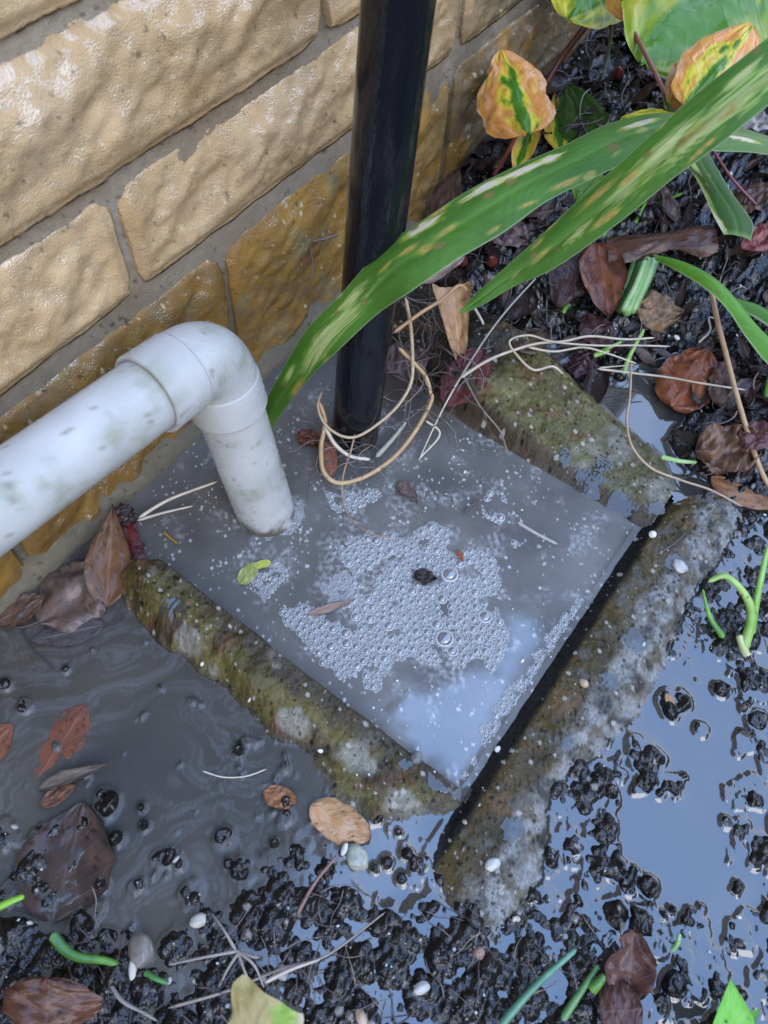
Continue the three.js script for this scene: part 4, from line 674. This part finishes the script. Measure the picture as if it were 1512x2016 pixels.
  thin('small pale green leaf tip below the blade tip', [[1105, 620, null], [1122, 595, null], [1135, 575, null]], 12, [0.26, 0.36, 0.12], LIME);
  thin('short pale green stalk beside the crumbling brown leaf', [[1302, 900, 0.008], [1340, 908, 0.012], [1372, 910, 0.014]], 11, [0.36, 0.46, 0.20], [0.26, 0.44, 0.12]);
  thin('green blade at the right edge beside the long dry stem', [[1502, 835, 0.02], [1510, 780, 0.035], [1520, 730, 0.05]], 20, LIME, LEEK);
  thin('lime green tip at the left edge in the mud', [[-20, 1795, 0.012], [20, 1775, 0.016], [48, 1764, 0.018]], 18, [0.26, 0.48, 0.04], LIME);
  thin('bright green bent shoot at lower left ending darker', [[102, 1838, 0.02], [130, 1872, 0.016], [155, 1885, 0.014], [200, 1890, 0.010], [236, 1900, 0.008]], 22, [0.12, 0.30, 0.02], [0.03, 0.12, 0.02]);
  thin('small dark green shoot right of the bent one', [[285, 1915, null], [310, 1928, null], [332, 1936, null]], 14, LEEK, [0.03, 0.10, 0.02]);
  thin('mint green straight stem slanting up from the bottom edge', [[985, 2020, 0.012], [1050, 1945, 0.018], [1135, 1868, 0.018]], 18, [0.10, 0.24, 0.14], [0.05, 0.13, 0.07]);
  thin('second dull green stem near the bottom edge', [[1105, 2010, 0.006], [1145, 1950, 0.012], [1178, 1900, 0.012]], 18, [0.10, 0.20, 0.06], [0.05, 0.13, 0.03]);
  thin('bright green stump beside the dull green stem', [[1165, 1948, 0.012], [1178, 1935, 0.016], [1190, 1920, 0.016]], 24, [0.10, 0.24, 0.02], [0.05, 0.12, 0.02]);
  thin('thin green shoot on the mud island at lower right', [[1325, 1870, 0.012], [1335, 1855, 0.018], [1338, 1838, 0.02]], 12, [0.16, 0.34, 0.08], [0.26, 0.40, 0.16]);
  o = thing('seedling', 'fresh green pointed seedling leaf at the bottom right corner', 'plant', P(1440, 2000, 0.02), 'green shoots in the wet soil');
  const lf = (b, t, wpx, c1, c2) => { const base = P(...b), tip = P(...t); mesh('leaf', moved(leafGeo({ base, tip, w: wpx / 2 / pxm(base), N: V(0, 1, 0.1), nt: 24, ns: 12, roll: 0.6, seed: 3, wave: 0.05, outline: 'lance', colour: shootColour(c1, c2) }), o), greenMat, o); };
  lf([1435, 2070, 0.02], [1438, 1925, 0.05], 96, [0.13, 0.36, 0.05], [0.20, 0.42, 0.10]); lf([1440, 2030, 0.02], [1498, 1985, 0.035], 40, [0.12, 0.34, 0.05], [0.2, 0.4, 0.1]);
  // blurred leaf close to the lens at the bottom
  o = thing('autumn_leaf', 'yellow and green leaf reaching up close at the bottom edge, out of focus', 'leaf', P(500, 2030, 0.13));
  const base = P(440, 2130, 0.12), tip = P(535, 1962, 0.14);
  mesh('leaf_blade', moved(leafGeo({ base, tip, w: 80 / pxm(base), N: V(0.1, 1, 0.1).normalize(), nt: 40, ns: 24, outline: 'strip', wave: 0.15, cup: -0.2, seed: 9, colour: (t, s, n) => { let c = mixc([0.30, 0.22, 0.085], [0.24, 0.20, 0.07], clamp(0.5 + n * 2)); c = mixc(c, [0.16, 0.26, 0.03], smooth(0.15, 0.5, s + n * 0.5)); c = mixc(c, [0.42, 0.33, 0.24], smooth(0.7, 0.9, s + n * 0.2)); return c; } }), o), deadMat, o);
  o = thing('leaf_scrap', 'yellow green torn leaf scrap floating near the white pipe', 'leaf', P(500, 1125, 0.003));
  const scrap = (b, t, wpx, c) => mesh('leaf_blade', moved(leafGeo({ base: P(...b), tip: P(...t), w: wpx / 2 / pxm(P(...b)), nt: 16, ns: 10, outline: 'round', wave: 0.25, seed: b[0] / 9, colour: (t2, s, n) => mixc(c, [0.33, 0.33, 0.12], clamp(0.4 + n)) }), o), deadMat, o);
  scrap([472, 1150, 0.002], [505, 1108, 0.003], 34, [0.17, 0.19, 0.04]); scrap([500, 1115, 0.003], [534, 1106, 0.005], 18, [0.46, 0.45, 0.05]);
}
// ================================================================ dry stalks, roots and twigs
{
  const S1 = [0.40, 0.26, 0.12], S2 = [0.50, 0.42, 0.31], S3 = [0.27, 0.17, 0.09], S4 = [0.075, 0.05, 0.042];
  const stalk = (label, pts, rpx, c, tip = 0.6, cat = 'stalk', name = 'straw') => {
    const w = pts.map(p => p[2] === null ? PG(p[0], p[1], 0.003) : P(p[0], p[1], p[2])), r = rpx / 2 / pxm(w[0]);
    const o = mesh(name, strand(w, r, c, 7, r * tip, Math.max(24, pts.length * 9)), strawMat); return tag(o, label, cat, 'dry stalks, roots and twigs');
  };
  stalk('thick straw coloured stalk looping under the foot of the downpipe', [[628, 790, 0.05], [640, 830, 0.035], [632, 880, 0.022], [638, 930, 0.014], [662, 950, 0.010], [710, 942, 0.010], [770, 905, 0.012], [810, 860, 0.018], [845, 800, 0.03], [853, 775, 0.036]], 10, S1, 0.9);
  stalk('straw stalk bending down from the dark roots to the loop', [[785, 685, 0.07], [815, 715, 0.06], [840, 745, 0.048], [850, 785, 0.036]], 9, [0.42, 0.27, 0.10], 0.8);
  stalk('long thin straw stalk sweeping round the right of the downpipe', [[798, 585, 0.10], [808, 640, 0.085], [812, 700, 0.07], [810, 750, 0.06], [790, 790, 0.05], [750, 830, 0.038], [700, 860, 0.03], [672, 858, 0.032], [640, 835, 0.04], [626, 800, 0.05], [634, 770, 0.055]], 8, [0.38, 0.28, 0.16], 0.7);
  stalk('pale straw lying across the downpipe foot', [[640, 840, 0.034], [660, 875, 0.024], [690, 898, 0.016], [730, 905, 0.014]], 9, S2, 0.8);
  stalk('thin pale strand crossing the loop towards the water', [[700, 850, 0.03], [690, 890, 0.02], [676, 935, 0.012], [674, 980, 0.006], [690, 1020, 0.004], [735, 1052, 0.004], [775, 1058, 0.004]], 4, S3, 0.6);
  stalk('flattened straw piece at the right of the loop', [[740, 900, 0.008], [775, 862, 0.012], [800, 830, 0.02]], 12, [0.30, 0.27, 0.20], 0.6);
  stalk('bent pale straw pointing down on the drain water', [[838, 828, 0.02], [866, 852, 0.012], [824, 905, 0.004]], 5, S2, 0.7);
  stalk('slender straw slanting from the plum roots down to the water', [[920, 720, 0.05], [880, 790, 0.032], [850, 850, 0.015], [824, 908, 0.003]], 4, S2, 0.7);
  stalk('long straw rising to the tan curled leaf', [[775, 655, 0.09], [830, 615, 0.10], [870, 590, 0.10], [905, 562, 0.10], [920, 572, 0.09]], 8, [0.38, 0.22, 0.10], 0.9);
  stalk('pale root curling right of the curled tan leaf', [[930, 600, 0.04], [952, 640, 0.035], [955, 680, 0.032], [942, 712, 0.035], [915, 735, 0.04]], 6, S2, 0.6);
  stalk('straight pale stem from the mud to the curled tan leaf', [[905, 745, 0.05], [960, 660, 0.045], [1000, 608, 0.042], [1062, 540, 0.04]], 5, [0.32, 0.27, 0.21], 0.8);
  const root = (label, pts, rpx) => stalk(label, pts, rpx * 0.85, [0.42, 0.35, 0.25], 0.7, 'root', 'pale_root');
  root('pale root running from the downpipe roots to the right, upper strand', [[905, 745, 0.065], [960, 710, 0.062], [1010, 690, 0.058], [1060, 676, 0.055], [1110, 672, 0.052], [1160, 662, 0.05], [1230, 668, 0.048], [1290, 665, 0.046]], 8);
  root('pale root in a narrow loop above the mossy back kerb', [[1110, 738, 0.045], [1090, 722, 0.05], [1050, 728, 0.055], [1020, 702, 0.058], [1003, 672, 0.06], [1040, 660, 0.06], [1085, 672, 0.058], [1170, 680, 0.052], [1250, 680, 0.048], [1320, 682, 0.045]], 6);
  root('pale root dipping from the loop to the right end', [[1040, 684, 0.056], [1090, 692, 0.052], [1150, 684, 0.048], [1190, 694, 0.044], [1254, 716, 0.036]], 6);
  root('pale straight root lying over the water pocket', [[1175, 726, 0.014], [1250, 735, 0.014], [1310, 742, 0.018], [1390, 756, 0.03], [1470, 768, 0.034]], 6);
  root('short pale root above the straight one', [[1180, 724, 0.014], [1250, 718, 0.014]], 4);
  stalk('tall dry stem leaning down the right side from the curving blade', [[1398, 560, 0.07], [1412, 630, 0.06], [1430, 700, 0.055], [1448, 770, 0.05], [1475, 860, 0.04], [1500, 930, 0.03], [1530, 985, 0.02]], 11, [0.36, 0.22, 0.11], 0.8);
  stalk('thin wiry stem curving from the water pocket over the back kerb', [[1243, 710, 0.03], [1240, 780, 0.028], [1234, 830, 0.026], [1245, 880, 0.022], [1280, 920, 0.016], [1340, 945, 0.010], [1400, 965, 0.010], [1462, 998, 0.010]], 5, [0.36, 0.24, 0.14], 0.9);
  stalk('angled grey stem beside the tall dry stem', [[1375, 675, 0.04], [1398, 650, 0.045], [1396, 625, 0.05], [1410, 628, 0.05]], 5, [0.36, 0.32, 0.27], 0.7);
  stalk('thin straw under the white pipe beside the wall, upper one', [[272, 1020, 0.008], [330, 985, 0.012], [428, 948, 0.014]], 8, S2, 0.6);
  stalk('thin straw under the white pipe beside the wall, lower one', [[270, 1025, 0.006], [320, 1010, 0.007], [380, 996, 0.006]], 7, [0.44, 0.38, 0.30], 0.6);
  stalk('dark twig on the mossy back kerb', [[910, 735, 0.05], [945, 800, 0.035], [985, 850, 0.02], [1000, 895, 0.006]], 5, [0.15, 0.10, 0.07], 0.6, 'twig', 'twig');
  stalk('thin brown twig leaning in the front mud beside the tan leaf', [[585, 1800, 0.006], [622, 1735, 0.014], [668, 1680, 0.018]], 10, [0.16, 0.085, 0.075], 0.6, 'twig', 'twig');
  stalk('long thin straw lying over the front mud', [[330, 1985, 0.010], [450, 1950, 0.012], [560, 1905, 0.012], [635, 1885, 0.012], [760, 1795, 0.010]], 7, [0.22, 0.18, 0.14], 0.6);
  stalk('pale straw near the blurred leaf', [[520, 1935, 0.018], [570, 1910, 0.016], [632, 1888, 0.012]], 9, [0.40, 0.32, 0.26], 0.6);
  stalk('hair thin curved straw floating on the left pool', [[398, 1518, 0.002], [440, 1530, 0.002], [485, 1528, 0.002], [525, 1514, 0.002]], 3, S2, 1);
  stalk('forked pale twig at the bottom left', [[215, 1935, 0.008], [240, 1970, 0.010], [285, 1995, 0.010], [310, 2010, 0.01]], 9, [0.20, 0.17, 0.15], 0.6, 'twig', 'twig');
  stalk('pale splinter lying just under the drain water', [[1018, 1028, 0.001], [1055, 1050, 0.001], [1098, 1072, 0.001]], 7, [0.33, 0.30, 0.25], 0.9);
  stalk('short dark stick rising by the small foam cluster', [[912, 1010, 0.002], [950, 975, 0.006], [982, 936, 0.010]], 4, S4, 0.6, 'twig', 'twig');
  stalk('little amber stick floating near the left kerb', [[322, 1048, 0.002], [350, 1072, 0.002]], 7, [0.30, 0.19, 0.04], 0.8, 'twig', 'twig');
  stalk('dark twig caught on the wall behind the downpipe', [[668, 462, 0.11], [640, 470, 0.113], [612, 480, 0.112], [616, 520, 0.095], [613, 548, 0.085]], 6, [0.12, 0.075, 0.06], 0.5, 'twig', 'twig');
  stalk('dark thin stem in the corner mud at right', [[1275, 1100, 0.012], [1320, 1075, 0.014], [1350, 1050, 0.016]], 5, S4, 0.7, 'twig', 'twig');
  // wiry root tuft at the front mud
  const tuft = thing('root_tuft', 'wiry tuft of pale roots in the mud above the blurred leaf', 'root', P(475, 1880, 0.01));
  for (const [a, b, c2] of [[[465, 1870], [500, 1900], [520, 1945]], [[470, 1875], [450, 1905], [430, 1945]], [[465, 1872], [440, 1830], [418, 1800]], [[470, 1872], [400, 1885], [330, 1900]], [[475, 1875], [505, 1885], [512, 1880]], [[468, 1874], [485, 1920], [505, 1955]]]) mesh('root_strand', moved(strand([P(...a, 0.016), P(...b, 0.018), P(...c2, 0.010)], 0.0013, [0.24, 0.20, 0.17], 6, 0.0006, 20), tuft), strawMat, tuft);
  // dense dark roots round the back of the downpipe and on the soil
  const parts = [], r = rng(71);
  const tangle = (n, bx, by, sx, sy, y0, y1, cols, rad) => { for (let i = 0; i < n; i++) { let x = bx + (r() - 0.5) * sx, y = by + (r() - 0.5) * sy, h = y0 + r() * (y1 - y0), a = r() * 6.28; const pts = []; for (let k = 0; k < 6; k++) { pts.push(P(x, y, h)); a += (r() - 0.5) * 1.6; x += Math.cos(a) * 24; y += Math.sin(a) * 24; h = clamp(h + (r() - 0.5) * 0.02, y0, y1); } parts.push(strand(pts, rad * (0.5 + r()), cols[Math.floor(r() * cols.length)], 5, rad * 0.3, 14)); } };
  const dk = [S4, [0.05, 0.035, 0.03], [0.13, 0.10, 0.085], [0.2, 0.16, 0.13]];
  tangle(70, 850, 700, 130, 220, 0.02, 0.06, dk, 0.0008); tangle(24, 690, 885, 90, 50, 0.004, 0.02, dk, 0.0007);
  tangle(30, 1200, 190, 120, 160, 0.08, 0.11, [[0.25, 0.23, 0.21], [0.14, 0.12, 0.11]], 0.0007);
  for (let i = 0; i < 190; i++) { const x = 0.62 + r() * 0.6, z = ZW + 0.02 + r() * 0.5; if (soilH(x, z) < 0.005) continue; const a0 = r() * 6.28, pts = []; let qx = x, qz = z, a = a0; for (let k = 0; k < 5; k++) { pts.push(V(qx, soilH(qx, qz) + 0.003 + r() * 0.012, qz)); a += (r() - 0.5) * 1.4; qx += Math.cos(a) * 0.012; qz += Math.sin(a) * 0.012; } parts.push(strand(pts, 0.0004 + r() * 0.0006, dk[Math.floor(r() * 4)], 5, 0.0003, 12)); }
  for (let i = 0; i < 90; i++) { const q = P(150 + r() * 1000, 1720 + r() * 330, 0); if (soilH(q.x, q.z) < 0) continue; const pts = []; let a = r() * 6.28, qx = q.x, qz = q.z; for (let k = 0; k < 4; k++) { pts.push(V(qx, soilH(qx, qz) + 0.002 + r() * 0.006, qz)); a += (r() - 0.5); qx += Math.cos(a) * 0.010; qz += Math.sin(a) * 0.010; } parts.push(strand(pts, 0.0003 + r() * 0.0004, dk[Math.floor(r() * 4)], 5, 0.0002, 10)); }
  const t = mesh('root_fibres', mergeGeometries(parts), strawMat); t.userData = { kind: 'stuff', label: 'tangled dark root fibres over the soil and round the downpipe', category: 'roots' };
  // two dark red buds
  for (const [label, x, y] of [['dark red glossy bud under the arching blade, left of two', 910, 515], ['dark red glossy bud under the arching blade, right of two', 968, 515], ['russet bud in the leaf litter left of the red stem', 1218, 145]]) { const p = PG(x, y, 0.008), g = new THREE.LatheGeometry([[0.0001, -0.009], [0.005, -0.006], [0.0072, 0], [0.0062, 0.005], [0.003, 0.009], [0.0012, 0.012], [0.0001, 0.0125]].map(q => new THREE.Vector2(...q)), 20); g.rotateZ(0.5); const o = mesh('bud', paint(g, (X, Y, Z) => mixc([0.075, 0.012, 0.014], [0.12, 0.03, 0.02], clamp(0.5 + noise(X * 300, Y * 300, Z * 300)))), new THREE.MeshPhysicalMaterial({ vertexColors: true, roughness: 0.15 })); o.position.copy(p); tag(o, label, 'bud', 'small buds on the soil'); }
}
// ================================================================ pebbles and grit
{
  const stoneGeo = (seed, sx, sy, sz, c) => { const g = new THREE.IcosahedronGeometry(1, 4), p = g.attributes.position; for (let i = 0; i < p.count; i++) { const x = p.getX(i), y = p.getY(i), z = p.getZ(i), k = 1 + 0.22 * noise(x * 1.3 + seed, y * 1.3, z * 1.3) + 0.07 * noise(x * 4 + seed, y * 4, z * 4); p.setXYZ(i, x * k * sx, y * k * sy, z * k * sz); } g.computeVertexNormals(); return paint(g, (x, y, z) => { const n = 1 + 0.35 * noise(x * 220 + seed, y * 220, z * 220); return c.map(v => v * n); }); };
  const pm = new THREE.MeshPhysicalMaterial({ vertexColors: true, roughness: 0.35, clearcoat: 0.3, clearcoatRoughness: 0.2 });
  for (const [label, px, py, w, h, c, rot] of [
    ['grey green pebble touching the tan leaf', 702, 1688, 56, 42, [0.26, 0.26, 0.20], 0.3], ['small white chip beside the grey green pebble', 678, 1672, 26, 12, [0.5, 0.47, 0.42], -0.6],
    ['white chip standing on the front end of the right kerb', 970, 1702, 24, 34, [0.38, 0.36, 0.31], 0.1], ['white pebble in the front mud by a patch of sky reflection', 830, 1945, 22, 34, [0.34, 0.33, 0.29], 0.1],
    ['cream pebble in the mud at lower left', 392, 1812, 26, 38, [0.36, 0.32, 0.25], 0], ['round brown grey pebble at lower left', 278, 1870, 66, 50, [0.14, 0.115, 0.09], 0.2], ['pale chip in front of the round brown grey pebble', 262, 1905, 44, 18, [0.42, 0.37, 0.29], -0.2],
    ['white round pebble between the back and front kerbs', 1285, 1052, 15, 15, [0.62, 0.57, 0.5], 0], ['small white pebble on the kerb corner at the front of the drain', 980, 1475, 13, 14, [0.55, 0.52, 0.44], 0.4], ['dark round pebble at the tip of the left kerb', 820, 1492, 26, 24, [0.11, 0.105, 0.10], 0],
    ['tan pebble on the outside of the front kerb', 1150, 1345, 20, 16, [0.36, 0.25, 0.15], 0.4], ['brown square crumb near the bottom of the right kerb', 943, 1876, 24, 24, [0.20, 0.115, 0.08], 0.3], ['pale pebble on the upper part of the front kerb', 1338, 1115, 34, 26, [0.36, 0.34, 0.31], 0.5], ['tan pebble at the bottom edge', 712, 2005, 34, 22, [0.36, 0.24, 0.15], 0.2], ['grey pebble in the mud left of the pale straw', 555, 1915, 32, 26, [0.20, 0.19, 0.17], 0.2]]) {
    const p = PG(px, py, 0.002), m = pxm(p); const o = mesh('pebble', stoneGeo(px * 0.37, w / 2 / m, Math.min(w, h) / 2.4 / m, h / 2 / m, c), pm); o.position.copy(p); o.rotation.y = rot + 0.9; tag(o, label, 'pebble', 'pebbles round the drain');
  }
  const r = rng(19), g = new THREE.IcosahedronGeometry(1, 1), list = [], cols = [], M = new THREE.Matrix4(), Q = new THREE.Quaternion();
  const put = (x, y, z, s, c) => { Q.setFromEuler(new THREE.Euler(r() * 3, r() * 3, r() * 3)); list.push(M.compose(V(x, y, z), Q, V(s * (0.7 + r() * 0.8), s * (0.5 + r() * 0.4), s * (0.7 + r() * 0.8))).clone()); cols.push(c); };
  const tone = () => { const k = 0.14 + r() ** 1.5 * 0.45, w = r(); return new THREE.Color().setRGB(k, k * (0.98 - 0.12 * w), k * (0.94 - 0.3 * w)); };
  for (let i = 0; i < 1500; i++) { const x = 0.18 + r() * 0.31, z = ZW + 0.02 + r() * 0.4, n = fbm(x * 14, z * 14, 5, 3); if (r() > 0.10 + n * 2.2) continue; put(x, 0.0008, z, 0.0003 + r() ** 4 * 0.0013, tone()); }
  for (let i = 0; i < 260; i++) { const q = P(250 + r() * 1262, 1000 + r() * 1000, 0), h = kerbsH(q.x, q.z); if (h < 0.003) continue; put(q.x, h + 0.0004, q.z, 0.0004 + r() ** 3 * 0.0018, tone()); }
  for (let i = 0; i < 1000; i++) { const q = P(r() * 1512, 1000 + r() * 1030, 0), h = soilH(q.x, q.z); if (h < 0.001) continue; put(q.x, h + 0.0002, q.z, 0.0004 + r() ** 4 * 0.002, tone()); }
  for (let i = 0; i < 900; i++) { const x = 0.6 + r() * 0.6, z = ZW + r() * 0.55, h = soilH(x, z); if (h < 0.002) continue; put(x, h + 0.0005, z, 0.0004 + r() ** 4 * 0.0026, tone()); }
  const im = new THREE.InstancedMesh(g, new THREE.MeshStandardMaterial({ roughness: 0.5 }), list.length); list.forEach((m, i) => { im.setMatrixAt(i, m); im.setColorAt(i, cols[i]); });
  im.name = 'grit'; im.castShadow = im.receiveShadow = true; im.userData = { kind: 'stuff', label: 'pale grit scattered over mud, kerbs and drain water', category: 'grit' }; scene.add(im);
}
// ================================================================ foam
{
  const areas = [
    [[[690, 1062], [738, 1048], [800, 1072], [850, 1030], [890, 1056], [905, 1082], [960, 1092], [982, 1130], [975, 1160], [942, 1182], [972, 1205], [990, 1240], [996, 1285], [968, 1318], [918, 1300], [895, 1312], [845, 1300], [800, 1285], [765, 1310], [745, 1355], [715, 1372], [690, 1345], [640, 1300], [590, 1250], [552, 1205], [600, 1196], [655, 1208], [700, 1170], [690, 1120], [672, 1085]], 1.0, 0.42],
    [[[1120, 1205], [1165, 1180], [1160, 1210], [1105, 1292], [1045, 1372], [990, 1455], [955, 1470], [948, 1440], [985, 1390], [1020, 1320], [1075, 1270]], 0.8, 0.30],
    [[[640, 955], [700, 975], [760, 940], [770, 955], [715, 1000], [660, 1005]], 0.9, 0.35], [[[948, 990], [972, 968], [990, 985], [998, 1015], [985, 1030], [960, 1020]], 1.3, 0.2],
    [[[1000, 1070], [1020, 1068], [1022, 1085], [1002, 1086]], 1, 0.3], [[[505, 1125], [545, 1105], [565, 1135], [540, 1160], [520, 1185], [505, 1160]], 0.7, 0.5],
    [[[560, 1000], [590, 985], [585, 1040], [555, 1062], [520, 1060], [556, 1040]], 0.6, 0.4], [[[905, 1530], [935, 1490], [950, 1500], [930, 1535]], 0.8, 0.3], [[[640, 1140], [690, 1130], [690, 1180], [650, 1195]], 0.6, 0.5]];
  const r = rng(8), B = [], cell = 0.006, grid = new Map(), key = (i, j) => i * 4096 + j;
  const fits = (x, z, q) => { const ci = Math.floor(x / cell) + 100, cj = Math.floor(z / cell) + 400; for (let i = -3; i < 4; i++) for (let j = -3; j < 4; j++) for (const b of grid.get(key(ci + i, cj + j)) ?? []) { const d = (b[0] - x) ** 2 + (b[1] - z) ** 2, s = (b[2] + q) * 0.94; if (d < s * s) return false; } return true; };
  const add = (x, z, q) => { B.push([x, z, q]); const k = key(Math.floor(x / cell) + 100, Math.floor(z / cell) + 400); if (!grid.has(k)) grid.set(k, []); grid.get(k).push(B[B.length - 1]); };
  const clear = (x, z) => groundH(x, z) < -0.001 && Math.hypot(x - 0.4, z + 0.296) > 0.025;
  for (const [px, py, q] of [[885, 1132, 16], [955, 1215, 13], [875, 1258, 17], [757, 1298, 9], [740, 1065, 10], [860, 1085, 9], [770, 1085, 9], [860, 1230, 11], [765, 1233, 10], [820, 1245, 9], [870, 1180, 10], [700, 1215, 9], [932, 1240, 9], [720, 1330, 7], [905, 1110, 9]]) { const p = P(px, py, 0), m = q / pxm(p); if (clear(p.x, p.z)) add(p.x, p.z, m); }
  for (const [poly, sc, hole] of areas) {
    const w = polyAt(poly), xs = w.filter((_, i) => i % 2 === 0), zs = w.filter((_, i) => i % 2), x0 = Math.min(...xs), x1 = Math.max(...xs), z0 = Math.min(...zs), z1 = Math.max(...zs), area = (x1 - x0) * (z1 - z0);
    for (const [q, n] of [[0.0040, 0.03], [0.0031, 0.12], [0.0025, 0.35], [0.0018, 0.8], [0.0013, 2.4], [0.0009, 5], [0.0006, 6]]) { const tries = Math.ceil(area / (q * q) * n * 1.6); for (let i = 0; i < tries; i++) { const x = x0 + r() * (x1 - x0), z = z0 + r() * (z1 - z0), s = sdf(w, x, z) + 0.009 * fbm(x * 70, z * 70, 2, 4) + 0.003; if (s < 0 || !clear(x, z)) continue; if (s < 0.010 && r() > s / 0.010 + 0.06) continue; if (fbm(x * 40, z * 40, 5, 4) < -hole * 0.45 + 0.04 + (s < 0.006 ? 0.05 : 0)) continue; const k = q * sc * (0.85 + r() * 0.3); if (fits(x, z, k)) add(x, z, k); } }
  }
  const foam = thing('foam', 'raft of pale grey bubbles floating on the drain water', 'foam'); foam.userData.kind = 'stuff';
  const dome = new THREE.SphereGeometry(1, 14, 8, 0, 6.2832, 0, 1.45); dome.scale(0.96, 0.72, 0.96);
  const ring = new THREE.LatheGeometry([[1.10, -0.12], [1.09, 0.06], [1.02, 0.17], [0.94, 0.20], [0.88, 0.12], [0.83, -0.04]].map(p => new THREE.Vector2(...p)), 14);
  const film = new THREE.MeshPhysicalMaterial({ color: new THREE.Color(0.80, 0.80, 0.80), transmission: 0.92, thickness: 0, roughness: 0.02, ior: 2.1 });
  const froth = new THREE.MeshPhysicalMaterial({ color: new THREE.Color(0.42, 0.42, 0.40), roughness: 0.4, clearcoat: 0.6, clearcoatRoughness: 0.05 });
  const D = new THREE.InstancedMesh(dome, film, B.length), R = new THREE.InstancedMesh(ring, froth, B.length), M = new THREE.Matrix4();
  B.forEach(([x, z, q], i) => { M.makeScale(q, q, q).setPosition(x, 0.0009, z); D.setMatrixAt(i, M); R.setMatrixAt(i, M); });
  D.name = 'bubble_films'; R.name = 'froth_rims'; for (const o of [D, R]) { o.userData.kind = 'stuff'; o.receiveShadow = o.castShadow = true; foam.add(o); }
  console.log('bubbles', B.length);
}
scene.environment = scene.background;
renderer.render(scene, camera);
